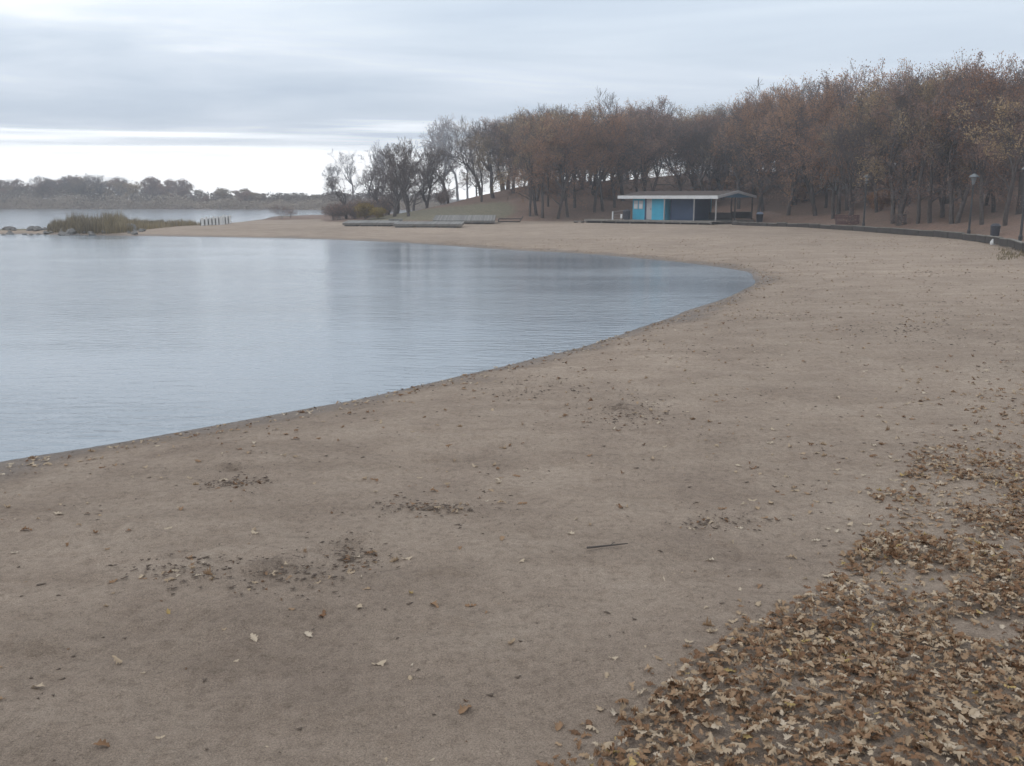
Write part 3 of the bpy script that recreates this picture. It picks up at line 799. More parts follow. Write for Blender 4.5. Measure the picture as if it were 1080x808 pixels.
while n < 60:
    x = random.uniform(-6, 62); y = random.uniform(52, 130); px, _p = project(x, y, 2.0); t = float(hill_t(np.array([x]), np.array([y]))[0])
    if not (450 < px < 1100) or t < 6 or t > 40 or (px < 560 and t < 24) or float(sdf(HUT_POLY, np.array([x]), np.array([y]))[0]) > -1: continue
    place_shrub(random.choice(['barebush', 'russetbush', 'barebush']), (x, y, h1(x, y) - .05), random.uniform(1.0, 2.6), 1.0, f'twiggy brown undergrowth bush between the trunks {zone(float(px))}', f'undergrowth bushes {zone(float(px))}'); n += 1

# ------------------------------------------------------------------ the far shore
def far_shore():
    n = 0; fs = []
    while n < 90:
        px = random.uniform(-40, 350); 
        y = random.uniform(236, 285); x = (px - CX) / F_PX * y * 1.02
        d = float(sdf(FAR, np.array([x]), np.array([y]))[0])
        if d < 9: continue
        if any((x - a) ** 2 + (y - b) ** 2 < 7 for a, b in fs): continue
        top = float(np.interp(px, [-40, 0, 60, 130, 190, 210, 228, 260, 300, 350], [187, 188, 185, 182, 185, 188, 196, 196, 200, 200])) + abs(random.gauss(0, 3.5))
        z = h1(x, y); h = height_to((x, y, z), top) * random.choice([1, 1, .9, .75])
        if h < 3: continue
        airy = random.random() < .5
        kind = (random.choice(['bare', 'thin', 'distant']) if airy else 'distant') if px < 205 else 'distant'
        if px > 205 and random.random() < .1: continue
        if not airy: h *= .74
        place_tree(kind, (x, y, z - .1), h, {'bare': 'bare grey tree in the tree line across the lake', 'thin': 'half bare tree in the tree line across the lake', 'tan': 'olive tan tree in the tree line across the lake', 'distant': 'dense dull brown tree in the tree line across the lake'}[kind], 'trees across the lake', wide=random.uniform(1.0, 1.4))
        fs.append((x, y)); n += 1
    # a mass of low scrub on the bank: nobody could count it
    rng = np.random.default_rng(77); k = 95000
    px = rng.uniform(-60, 470, k); y = rng.uniform(216, 268, k); x = (px - CX) / F_PX * y * 1.02
    d = sdf(FAR, x, y); keep = (d > .8) & (d < 26); x, y, d = x[keep], y[keep], d[keep]
    z = height(x, y)
    clump = vnoise(x, y, 3.2, 8); hh = (.6 + (3.4 - 1.5 * smooth(-85, -60, x)) * clump ** 1.3) * smooth(0, 4, d) + 2.4 * smooth(7, 13, d) * (.45 + .8 * vnoise(x, y, 6, 15)) * smooth(-85, -115, x) + .9 * smooth(7, 13, d) * smooth(-75, -45, x)
    zz = z + hh * rng.random(len(x)) ** 1.1
    Vl, Ql = leaf_quads(np.column_stack([x, y, zz]), .26, rng)
    tn = np.clip((vnoise(x, y, 4.5, 12) * .7 + .4) * smooth(15, 7, d) + rng.uniform(-.12, .15, len(x)), 0, 1)
    me = np_mesh('scrub', Vl, [Ql], mats=[M['scrub']], attrs={'tone': np.repeat(tn, 4)})
    tag(link('scrub', me), 'low grey brown scrub on the bank across the lake', 'scrub', kind='stuff')
far_shore()

# ------------------------------------------------------------------ reeds and rocks on the spit
def blades(name, pts, hts, label, cat, tone_fn=None, width=.02):
    rng = np.random.default_rng(len(pts)); k = len(pts)
    a = rng.uniform(0, 6.28, k); ln = rng.uniform(.05, .4, k) * hts
    dx, dy = np.cos(a) * ln, np.sin(a) * ln; wx, wy = -np.sin(a) * width, np.cos(a) * width
    b = pts; V = np.stack([
        np.column_stack([b[:, 0] - wx, b[:, 1] - wy, b[:, 2]]), np.column_stack([b[:, 0] + wx, b[:, 1] + wy, b[:, 2]]),
        np.column_stack([b[:, 0] + wx + dx * .3, b[:, 1] + wy + dy * .3, b[:, 2] + hts * .6]), np.column_stack([b[:, 0] - wx + dx * .3, b[:, 1] - wy + dy * .3, b[:, 2] + hts * .6]),
        np.column_stack([b[:, 0] + dx, b[:, 1] + dy, b[:, 2] + hts])], 1).reshape(-1, 3)
    i = np.arange(k)[:, None] * 5
    tn = np.clip((tone_fn(b) if tone_fn else 0.5) + rng.uniform(-.35, .35, k), 0, 1)
    me = np_mesh(name, V, [i + np.array([[0, 1, 2, 3]]), i + np.array([[3, 2, 4]])], mats=[M['reed']], attrs={'tone': np.repeat(tn, 5)})
    return tag(link(name, me), label, cat, kind='stuff')

def make_reeds():
    rng = np.random.default_rng(3); k = 15000
    px = rng.uniform(50, 214, k); py = rng.uniform(238.5, 247.5, k)
    P = np.array([at(a, b, .12) for a, b in zip(px, py)])
    z = height(P[:, 0], P[:, 1]); d = sdf(MAIN, P[:, 0], P[:, 1])
    keep = (z > .05) & (d > .5) & (py < np.interp(px, [50, 130, 160, 214], [247.5, 246.2, 243.5, 239.5]))
    P = P[keep]; P[:, 2] = z[keep] - .03; px = px[keep]
    h = np.interp(px, [50, 58, 75, 100, 118, 128, 136, 150, 200, 214], [.35, .85, 1.15, 1.05, 1.3, 1.35, .9, .65, .55, .35]) * (.4 + 1.0 * vnoise(P[:, 0], P[:, 1], .9, 9))
    h *= rng.uniform(.6, 1.15, len(h))
    blades('reeds', P, h, 'brown green reeds and tall grass on the rocky spit', 'reeds', lambda b: .2 + .5 * vnoise(b[:, 0], b[:, 1], 2.0, 4) + .3 * smooth(-37, -32, b[:, 0]))
make_reeds()

def make_rocks():
    protos = []
    for s_ in range(7):
        rd = np.random.default_rng(s_ + 40)
        import bmesh
        bm = bmesh.new(); bmesh.ops.create_icosphere(bm, subdivisions=3, radius=1)
        planes = rd.normal(size=(14, 3)); planes /= np.linalg.norm(planes, axis=1, keepdims=True); dist = rd.uniform(.55, .9, 14)
        for v in bm.verts:
            c = np.array(v.co)
            for p_, d_ in zip(planes, dist):
                q = c @ p_
                if q > d_: c = c - p_ * (q - d_) * .9
            c *= 1 + .06 * (vnoise(np.array([c[0] * 3 + c[2]]), np.array([c[1] * 3]), 1.0, s_)[0] - .5)
            v.co = c
        me = bpy.data.meshes.new('rock'); bm.to_mesh(me); bm.free(); me.materials.append(M['rock']); protos.append(me)
    rd = random.Random(8); n = 0; first = True
    while n < 62:
        px = rd.uniform(-6, 152); py = rd.uniform(243.6, 247.9)
        if px > 60: py = rd.uniform(245.6, 248.0)
        p = at(px, py, .05); z = h1(p[0], p[1])
        if z < -.25: continue
        s_ = rd.uniform(.11, .27) * (1.25 if rd.random() < .2 else 1)
        big = s_ > .36
        o = link('rock', protos[n % 7], None, (p[0], p[1], max(z, -.08) + s_ * .25), rd.uniform(0, 6.28)); o.scale = (s_ * 1.4, s_, s_ * .8)
        if px > 60: lab = 'pale boulder at the water edge in front of the reeds'
        else: lab = 'pale boulder on the bare low tip of the spit'
        tag(o, lab, 'rock', 'boulders in front of the reeds' if px > 60 else 'boulders on the tip of the spit'); n += 1
    for px, py, s_, lab in [(138, 245, .62, 'largest pale boulder where the reeds meet the beach'), (76, 246.2, .45, 'flat pale slab boulder below the left end of the reeds'), (34, 244.4, .4, 'rounded dark boulder left of the reeds')]:
        p = at(px, py, .1); o = link('rock', protos[int(px) % 7], None, (p[0], p[1], h1(p[0], p[1]) + s_ * .2), 1.0); o.scale = (s_ * 1.4, s_, s_ * .8); tag(o, lab, 'rock')
make_rocks()

# ------------------------------------------------------------------ the blue beach hut
def make_hut():
    gz = h1(*hut_xy(8, -.5)); DZ = gz + .30                       # deck top
    base = hut_xy(0, 0)
    T = thing('beach_hut', 'low turquoise beach hut with a white fascia and an open gabled shelter', 'hut', (base[0], base[1], DZ), HUT_ROT)
    L, W0, DEP = 10.8, 1.3, 7.8                                   # roof length, front eave inset, roof depth
    E, RH = 2.14, .48                                            # eave height, ridge rise
    y0, y1 = 0.9, 0.9 + DEP; ym = (y0 + y1) / 2
    # roof: two shallow slopes
    r = MB()
    prof = [(y0, E + .02), (ym, E + RH), (y1, E + .02), (y1, E + .14), (ym, E + RH + .13), (y0, E + .14)]
    V = [(0, a, b) for a, b in prof] + [(L, a, b) for a, b in prof]
    r.add(V, [(0, 6, 7, 1), (1, 7, 8, 2), (2, 8, 9, 3), (3, 9, 10, 4), (4, 10, 11, 5), (5, 11, 6, 0), (0, 1, 4, 5), (1, 2, 3, 4), (6, 11, 10, 7), (7, 10, 9, 8)])
    roof = r.build('roof', M['roof'], T)
    f = MB(); f.box(-.03, L + .03, y0 - .06, y0 - .003, E - .14, E + .16); f.build('fascia', M['offwhite'], T)
    k = MB()
    for (a, za), (b, zb) in (((y0 - .06, E), (ym, E + RH)), ((ym, E + RH), (y1, E))):
        k.add([(L + .003, a, za - .1), (L + .06, a, za - .1), (L + .06, b, zb - .1), (L + .003, b, zb - .1), (L + .003, a, za + .15), (L + .06, a, za + .15), (L + .06, b, zb + .15), (L + .003, b, zb + .15)],
              [(0, 3, 2, 1), (4, 5, 6, 7), (0, 1, 5, 4), (1, 2, 6, 5), (2, 3, 7, 6), (3, 0, 4, 7)])
    k.build('rake_board', M['palegrey'], T)
    g = MB(); g.add([(L - .1, y0 + .15, E - .02), (L - .1, ym, E + RH - .01), (L - .1, y1 - .15, E - .02), (L - .04, y0 + .15, E - .02), (L - .04, ym, E + RH - .01), (L - .04, y1 - .15, E - .02)],
                    [(0, 1, 2), (5, 4, 3), (0, 3, 4, 1), (1, 4, 5, 2), (2, 5, 3, 0)]); g.build('gable_panel', M['gable'], T)
    # walls
    wy = y0 + .55
    w_ = MB()
    w_.box(1.35, 2.72, wy, wy + .12, 0, E); w_.box(3.52, 5.0, wy, wy + .12, 0, E); w_.box(2.72, 3.52, wy, wy + .12, 2.02, E)
    w_.box(1.35, 1.47, wy + .12, y1 - 3.6, 0, E); w_.box(1.47, 7.95, y1 - 3.72, y1 - 3.6, 0, E)
    w_.box(4.88, 5.0, wy + .12, y1 - 3.72, 0, E)
    w_.build('wall', M['blue'], T)
    d = MB(); d.box(2.9, 3.5, wy + .03, wy + .08, .03, 2.0); dd = d.build('door', M['palegrey'], T)
    hnd = MB(); hnd.bar((3.42, wy - .02, .95), (3.42, wy - .02, 1.1), .02); hnd.build('handle', M['metal'], dd)
    fr = MB(); fr.box(2.72, 2.9, wy - .01, wy + .1, 0, 2.02); fr.build('door_frame', M['navy'], T)
    for x0 in (1.5, 2.08):
        b = MB(); b.box(x0, x0 + .46, wy - .05, wy - .003, 1.02, 1.82); wn = b.build('notice_board', M['palegrey'], T, bevel=.01)
        b2 = MB(); b2.box(x0 + .05, x0 + .41, wy - .056, wy - .048, 1.08, 1.5); b2.build('notice', M['offwhite'], wn)
    c = MB(); c.box(5.3, 7.95, wy + .5, wy + .6, 0, E); c.box(7.83, 7.95, wy + .6, y1 - 3.73, 0, E); c.build('shutter', M['navy'], T)
    for s_, t, m in ((5.18, .95, 'postgrey'), (8.35, .95, 'postgrey'), (10.55, 1.05, 'postgrey'), (10.55, ym, 'darkwood'), (10.55, y1 - .3, 'darkwood'), (8.35, y1 - .3, 'darkwood')):
        b = MB(); b.box(s_ - .05, s_ + .05, t - .0, t + .1, 0, E - (0 if t < 2 else -.0) + (RH - .05 if abs(t - ym) < .1 else 0)); b.build('post', M[m], T)
    b = MB(); b.box(8.4, 10.5, y1 - .3, y1 - .2, .1, .75); b.build('low_wall', M['darkwood'], T)
    b = MB(); b.box(8.0, 10.48, ym - .3, ym - .2, .05, .72); b.build('low_wall', M['darkwood'], T)
    fl = MB(); fl.box(1.35, L, wy - .2, y1 - .2, -.18, -.004); fl.build('floor_slab', M['timber'], T)

    D = thing('deck', 'weathered timber deck with a dark gap beneath it in front of the blue hut', 'deck', (base[0], base[1], DZ), HUT_ROT)
    b = MB(); b.box(-3.0, L + .25, -.55, wy - .22, -.06, 0); b.build('deck_boards', M['deckwood'], D)
    b = MB(); b.box(-3.0, L + .25, -.6, -.553, -.16, .0); b.build('edge_board', M['timber'], D)
    for s_ in (-2.8, -1.0, .7, 2.3, 4.2, 6.0, 7.8, 9.6, 10.9):
        b = MB(); b.box(s_ - .06, s_ + .06, -.5, -.4, -.6, -.062); b.build('support', M['timber'], D)
    b = MB(); b.box(-3.0, L + .2, -.2, -.12, -.6, -.065); b.build('shade_board', M['darkwood'], D)  # dark board added to stand for the shaded void under the deck
    p = hut_xy(-3.7, -.45)
    S = MB(); S.box(-.5, .5, -.3, .3, .10, .17); S.box(-.45, -.38, -.28, .28, -.2, .1); S.box(.38, .45, -.28, .28, -.2, .1)
    tag(S.build('step', M['timber'], None, (p[0], p[1], h1(*p)), HUT_ROT, .008), 'low grey timber step on the sand at the left end of the deck', 'step')
    # railing at the left end
    p = hut_xy(-.2, .3)
    Rl = thing('railing', 'white end post with thin wire rails on the left of the deck', 'railing', (p[0], p[1], DZ), HUT_ROT)
    b = MB(); b.box(-.06, .06, -.06, .06, 0, .78); b.build('post', M['offwhite'], Rl)
    b = MB(); b.bar((0.06, 0, .70), (1.35, .45, .98), .018); b.bar((.06, 0, .45), (1.35, .45, .6), .012); b.bar((.06, 0, .2), (1.35, .45, .25), .012); b.build('rail', M['postgrey'], Rl)
    b = MB(); b.box(1.33, 1.42, .42, .5, 0, 1.0); b.build('post', M['postgrey'], Rl)
    # bins
    p = hut_xy(1.25, .55)
    B = thing('trash_bin', 'black round trash bin with a white tag beside the turquoise wall', 'bin', (p[0], p[1], DZ), HUT_ROT)
    b = MB(); b.lathe([(.26, 0), (.33, .08), (.36, .75), (.37, .78)], 20); b.build('drum', M['bin'], B)
    b = MB(); b.lathe([(.38, .782), (.38, .82), (.28, .93), (.08, .98)], 20); b.build('lid', M['bin'], B)
    b = MB(); b.box(-.52, -.36, -.28, -.12, .12, .52); b.build('tag', M['white'], B)
make_hut()

def bin_at(px, py, label, lid, body_s=1.0):
    g = ground_at(px, py)
    B = thing('trash_bin', label, 'bin', (g[0], g[1], g[2]), .2)
    b = MB(); b.lathe([(.24 * body_s, -.1), (.27 * body_s, .04), (.3 * body_s, .62 * body_s), (.31 * body_s, .66 * body_s)], 18); b.build('drum', M['bin'], B)
    b = MB(); b.lathe([(.32 * body_s, .662 * body_s), (.32 * body_s, .7 * body_s), (.2 * body_s, .84 * body_s), (.05, .86 * body_s)], 18); b.build('lid', lid, B)
    return B
bin_at(801, 234, 'small dark bin with a pale blue grey lid right of the hut gable', M['binlid'], 1.1)
bin_at(1049, 249.5, 'dark bin at the timber edging behind the white sack', M['bin'], .9)
def sack():
    g = ground_at(1047, 258.4)
    import bmesh
    bm = bmesh.new(); bmesh.ops.create_icosphere(bm, subdivisions=3, radius=.17)
    for v in bm.verts:
        c = v.co; k = 1 + .25 * (vnoise(np.array([c.x * 8 + c.z * 5]), np.array([c.y * 8]), 1.0, 2)[0] - .5)
        v.co = Vector((c.x * k, c.y * k * .8, max(c.z * k, -.1) + (.07 if c.z > .145 else 0)))
    me = bpy.data.meshes.new('sack'); bm.to_mesh(me); bm.free(); me.materials.append(M['offwhite'])
    tag(link('sack', me, None, (g[0], g[1], g[2] + .08)), 'small white sack lying on the sand against the timber edging', 'sack')
sack()

# ------------------------------------------------------------------ timber edging along the top of the beach
def make_edging():
    pix = [(772, 236.6), (800, 237.6), (830, 238.6), (865, 239.8), (900, 241.6), (940, 244.4), (985, 247.4), (1030, 251.5), (1056, 255.5), (1080, 261), (1110, 272)]
    P = [at(a, b, .62) for a, b in pix]
    P = spline([p[:2] for p in P], 3)
    E = thing('timber_edging', 'long low dark timber edging with a pale cap between beach and wood', 'edging', (P[0][0], P[0][1], .6))
    o = np.array([P[0][0], P[0][1], .6])
    f, c = MB(), MB()
    for i in range(len(P) - 1):
        a = np.array([*P[i], .66]) - o; b = np.array([*P[i + 1], .66]) - o; jz = random.uniform(-.05, .03); a[2] += jz; b[2] += jz + random.uniform(-.03, .03); e_ = (b - a) / np.linalg.norm(b - a) * .03; a = a + e_; b = b - e_
        f.beam(a, b, .14, .36); 
        up = np.array([0, 0, .205]); c.beam(a + up + np.array([0, .03, 0]), b + up + np.array([0, .03, 0]), .2, .05)
    f.build('face_timber', M['darkwood'], E); c.build('cap_timber', M['timber'], E)
make_edging()

# ------------------------------------------------------------------ lamps
def lamp(px, py, top, label):
    g = ground_at(px, py); h = height_to(g, top); k = h / 4.0
    Lm = thing('street_lamp', label, 'lamp', (g[0], g[1], g[2]), 0, 'lamps along the timber edging')
    b = MB(); b.lathe([(.11, -.2), (.11, .25), (.07, .35), (.045, h - .75)], 12); b.build('pole', M['metal'], Lm)
    b = MB(); b.lathe([(.06, h - .7), (.08, h - .66), (.16, h - .26), (.17, h - .24)], 16); b.build('lantern', M['lantern'], Lm)
    b = MB(); b.lathe([(.31, h - .238), (.32, h - .21), (.2, h - .1), (.05, h)], 20); b.build('lamp_shade', M['shade'], Lm)
lamp(910.5, 239.5, 184, 'dark street lamp with a pale cap beside the red brown bench')
lamp(1021.5, 247.5, 183, 'dark street lamp with a pale cap midway along the timber edging')
lamp(1076, 254, 174, 'tallest dark street lamp with a dull cap at the picture edge')

def bench():
    g = ground_at(893, 238.5)
    rz = -.25
    B = thing('bench', 'red brown slatted bench behind the timber edging', 'bench', (g[0], g[1], g[2]), rz)
    b = MB()
    for k in range(4): b.box(-.95, .95, -.25 + k * .12, -.15 + k * .12, .42, .46)
    b.build('seat', M['redwood'], B)
    b = MB()
    for k in range(3): b.box(-.95, .95, .24, .28, .5 + k * .13, .61 + k * .13)
    b.build('backrest', M['redwood'], B)
    for x in (-.8, .8):
        b = MB(); b.box(x - .05, x + .05, -.22, -.14, -.1, .418); b.build('leg', M['redwood'], B)
        b = MB(); b.box(x - .05, x + .05, .285, .34, -.1, .9); b.build('leg', M['redwood'], B)
    b = MB(); b.box(-.9, .9, -.24, -.2, .12, .4); b.build('apron', M['redwood'], B)
bench()

def stump():
    g = ground_at(951, 237); b = MB()
    prof = [(.42, -.1), (.34, .1), (.3, .35), (.3, .72), (.26, .76)]
    b.lathe(prof, 18); o = b.build('stump', M['bark'], None, (g[0], g[1], g[2]))
    tag(o, 'dark squat tree stump behind the timber edging right of the bench', 'stump')
stump()

# ------------------------------------------------------------------ docks pulled up on the beach
def dock(pxL, pxR, py, depth, label, rz=0, lift=0.0, tilt=.045, hgt=.33, name='dock_section'):
    a, b_ = ground_at(pxL, py), ground_at(pxR, py); c = (a + b_) / 2; L = abs(b_[0] - a[0]) / math.cos(rz)
    z = max(h1(c[0], c[1]), h1(c[0] - L * .4, c[1]), h1(c[0] + L * .4, c[1])) + lift
    D = thing(name, label, 'dock', (c[0], c[1], z - .03), rz, 'dock sections stored on the beach'); D.rotation_euler = (tilt, 0, rz)
    b = MB(); b.box(-L / 2, L / 2, 0, depth, hgt - .05, hgt); b.build('deck_boards', M['dock'], D)
    b = MB(); b.box(-L / 2, L / 2, .0, .06, hgt - .2, hgt - .053); b.box(-L / 2, L / 2, depth - .06, depth, hgt - .2, hgt - .053)
    b.box(-L / 2, -L / 2 + .06, .062, depth - .062, hgt - .2, hgt - .053); b.box(L / 2 - .06, L / 2, .062, depth - .062, hgt - .2, hgt - .053); b.build('frame', M['timber'], D)
    n = max(2, int(L / 1.6))
    for k in range(n):
        x0 = -L / 2 + .15 + k * (L - .3) / n
        f = MB(); f.box(x0, x0 + (L - .3) / n - .35, .12, depth - .15, 0, hgt - .202); f.build('float', M['dockside'], D, bevel=.03)
    return D
dock(361, 418, 238.8, 3.4, 'long flat grey dock section at the left end of the row', .02)
dock(414, 487, 240.3, 3.4, 'long flat grey dock section overlapping the right of its neighbour', -.03)
dock(410, 424, 237.6, 1.1, 'short dock piece lying on top where the two long docks meet', .05, .38, 0, .2)
dock(456, 522, 236.2, 3.0, 'tilted dock frame leaning up at the back behind the flat docks', -.02, .06, .16, .28)

def dock_frame():
    g = ground_at(537, 235); B = thing('pallet_frame', 'thin empty timber frame lying on the sand right of the tilted dock', 'frame', g, .0)
    b = MB(); b.beam((-1.1, 0, .12), (1.1, 0, .12), .08, .1); b.beam((-1.0, 1.6, .35), (1.3, 1.6, .35), .08, .1); b.build('rail', M['darkwood'], B)
    b = MB(); b.beam((-1.1, 0, .2), (-1.0, 1.6, .42), .08, .08); b.beam((1.1, 0, .2), (1.4, 1.7, .6), .08, .08); b.build('cross_bar', M['darkwood'], B)
dock_frame()

# ------------------------------------------------------------------ white slat fence at the water side
def slat_fence():
    a, b_ = ground_at(213, 238.2), ground_at(245, 235.6); 
    d = b_ - a; L = float(np.hypot(d[0], d[1])); rz = math.atan2(d[1], d[0]); z = min(a[2], b_[2]) - .05
    Fn = thing('slat_fence', 'white upright slats in a row on the spit beside the water', 'fence', (a[0], a[1], z), rz)
    b = MB(); b.box(0, L, .05, .1, .22, .3); b.box(0, L, .05, .1, .72, .8); b.build('rail', M['postgrey'], Fn)
    b = MB(); b.box(0, L * .93, .103, .13, .1, .78); b.build('back_panel', M['timber'], Fn)
    n = 9
    for k in range(n):
        x = L * k / n; b = MB(); wd = L / n * (.56 if k != 5 else .85)
        b.box(x, x + wd, 0, .047, 0, .95 + .05 * math.sin(k * 2.3)); b.build('slat', M['white'], Fn)
    a2 = ground_at(193, 237.6)
    d = a - a2; L2 = float(np.hypot(d[0], d[1])) - .1; rz2 = math.atan2(d[1], d[0])
    G = thing('board_fence', 'low grey plank fence joining the left of the white slats', 'fence', (a2[0], a2[1], a2[2] - .05), rz2)
    b = MB()
    for k in range(3): b.box(0, L2, 0, .04, .15 + k * .25, .38 + k * .25)
    b.build('plank_panel', M['timber'], G)
    for x in (0, L2 * .5, L2):
        b = MB(); b.box(x - .05, x + .05, .043, .13, -.1, 1.0); b.build('post', M['darkwood'], G)
slat_fence()

# ------------------------------------------------------------------ the dark cabin on the hill and a white gable in the wood
def cabin():
    p = CABIN; C = thing('cabin', 'dark raised cabin with pale windows on top of the wooded hill', 'cabin', (p[0], p[1], p[2]), -.12)
    b = MB(); b.box(-1.6, 1.6, 0, 3.4, .55, 2.3); b.build('wall', M['cabin'], C)
    b = MB(); b.box(-1.75, 1.75, -1.0, -.003, .5, .6); b.box(-1.75, 1.75, -1.0, -.95, .6, 1.4); b.build('porch', M['cabin'], C)
    for x in (-1.4, -.3, .3, 1.4):
        q = MB(); q.box(x - .08, x + .08, -.9, -.75, -.8, .498); q.build('post', M['cabin'], C)
    b = MB(); b.prism([(-1.9, 2.3), (1.9, 2.3), (0, 3.5)], -.5, 3.7); b.build('roof', M['roof'], C)
    for x in (-1.35, -.75, .55):
        q = MB(); q.box(x, x + .42, -.03, -.003, 1.75, 2.15); fr = q.build('window', M['postgrey'], C)
        q = MB(); q.box(x + .05, x + .37, -.036, -.028, 1.8, 2.1); q.build('pane', M['glass'], fr)
cabin()
def cottage():
    g = ground_at(887, 214); g = g + np.array([4.5, 11.0, 0]); g[2] = h1(g[0], g[1])
    px, py = project(g[0], g[1], g[2] + 3); 
    C = thing('cottage', 'small white gabled cottage glimpsed through the trees above the bench', 'cottage', g, .3)
    b = MB(); b.box(-1.6, 1.6, 0, 3, -.4, 2.2); b.build('wall', M['white'], C)
    b = MB(); b.prism([(-1.6, 2.2), (1.6, 2.2), (0, 3.5)], 0, 3); b.build('gable', M['white'], C)
    b = MB(); b.add([(-1.9, -.3, 2.05), (0, -.3, 3.6), (1.9, -.3, 2.05), (-1.9, 3.3, 2.05), (0, 3.3, 3.6), (1.9, 3.3, 2.05), (-1.9, -.3, 2.2), (0, -.3, 3.75), (1.9, -.3, 2.2), (-1.9, 3.3, 2.2), (0, 3.3, 3.75), (1.9, 3.3, 2.2)],
        [(0, 3, 4, 1), (1, 4, 5, 2), (6, 7, 10, 9), (7, 8, 11, 10), (0, 1, 7, 6), (1, 2, 8, 7), (3, 9, 10, 4), (4, 10, 11, 5), (0, 6, 9, 3), (2, 5, 11, 8)]); b.build('roof', M['roof'], C)
    q = MB(); q.box(-.4, .4, -.05, -.003, .9, 1.8); q.build('window', M['cabin'], C)
cottage()

# ------------------------------------------------------------------ fallen leaves
U = np.linspace(0, 1, 9)
LOBE = np.array([.04, .16, .09, .30, .15, .36, .19, .24, .03])
def leaf_batch(P, size, yaw, tilt, tiltdir, curl, bend, tone, shape):
    """oak leaves with lobed outlines, cupped and bent; returns verts, quads, tones"""
    k = len(P)
    lob = LOBE[None] * (1 + .35 * (shape[:, None] - .5) * np.sin(U[None] * 9 + shape[:, None] * 20))
    x = (U[None] - .5) * np.ones((k, 1)); side = np.array([-1, -.5, 0, .5, 1.0])
    yv = lob[:, :, None] * side[None, None]                                   # k,9,5
    xv = np.repeat(x[:, :, None], 5, 2) + .05 * np.abs(side)[None, None] * np.sign(.5 - shape)[:, None, None]
    zc = curl[:, None, None] * (yv ** 2) * 3.2 + bend[:, None, None] * (xv ** 2) * 1.6 + .05 * np.sin(xv * 9 + shape[:, None, None] * 30) * np.sign(yv) * np.abs(side)[None, None]
    yv = yv * (1 - .35 * np.abs(curl)[:, None, None])
    L = np.stack([xv, yv, zc], -1).reshape(k, 45, 3) * size[:, None, None]
    c, s_ = np.cos(tiltdir), np.sin(tiltdir); ct, st = np.cos(tilt), np.sin(tilt)
    ax = np.stack([c, s_, np.zeros(k)], -1)
    cr = np.cross(np.broadcast_to(ax[:, None], L.shape), L); dt = (L * ax[:, None]).sum(-1, keepdims=True)
    L = L * ct[:, None, None] + cr * st[:, None, None] + ax[:, None] * dt * (1 - ct)[:, None, None]
    cy, sy = np.cos(yaw)[:, None], np.sin(yaw)[:, None]
    X = L[..., 0] * cy - L[..., 1] * sy; Y = L[..., 0] * sy + L[..., 1] * cy
    zmin = L[..., 2].min(1)
    V = np.stack([X + P[:, None, 0], Y + P[:, None, 1], L[..., 2] - (zmin * .8)[:, None] + P[:, None, 2]], -1).reshape(-1, 3)
    i, j = np.meshgrid(np.arange(8), np.arange(4), indexing='ij'); b = (i * 5 + j).ravel()
    q = np.stack([b, b + 5, b + 6, b + 1], -1)
    Q = (np.arange(k) * 45)[:, None, None] + q[None]
    return V, Q.reshape(-1, 4), np.repeat(tone, 45)

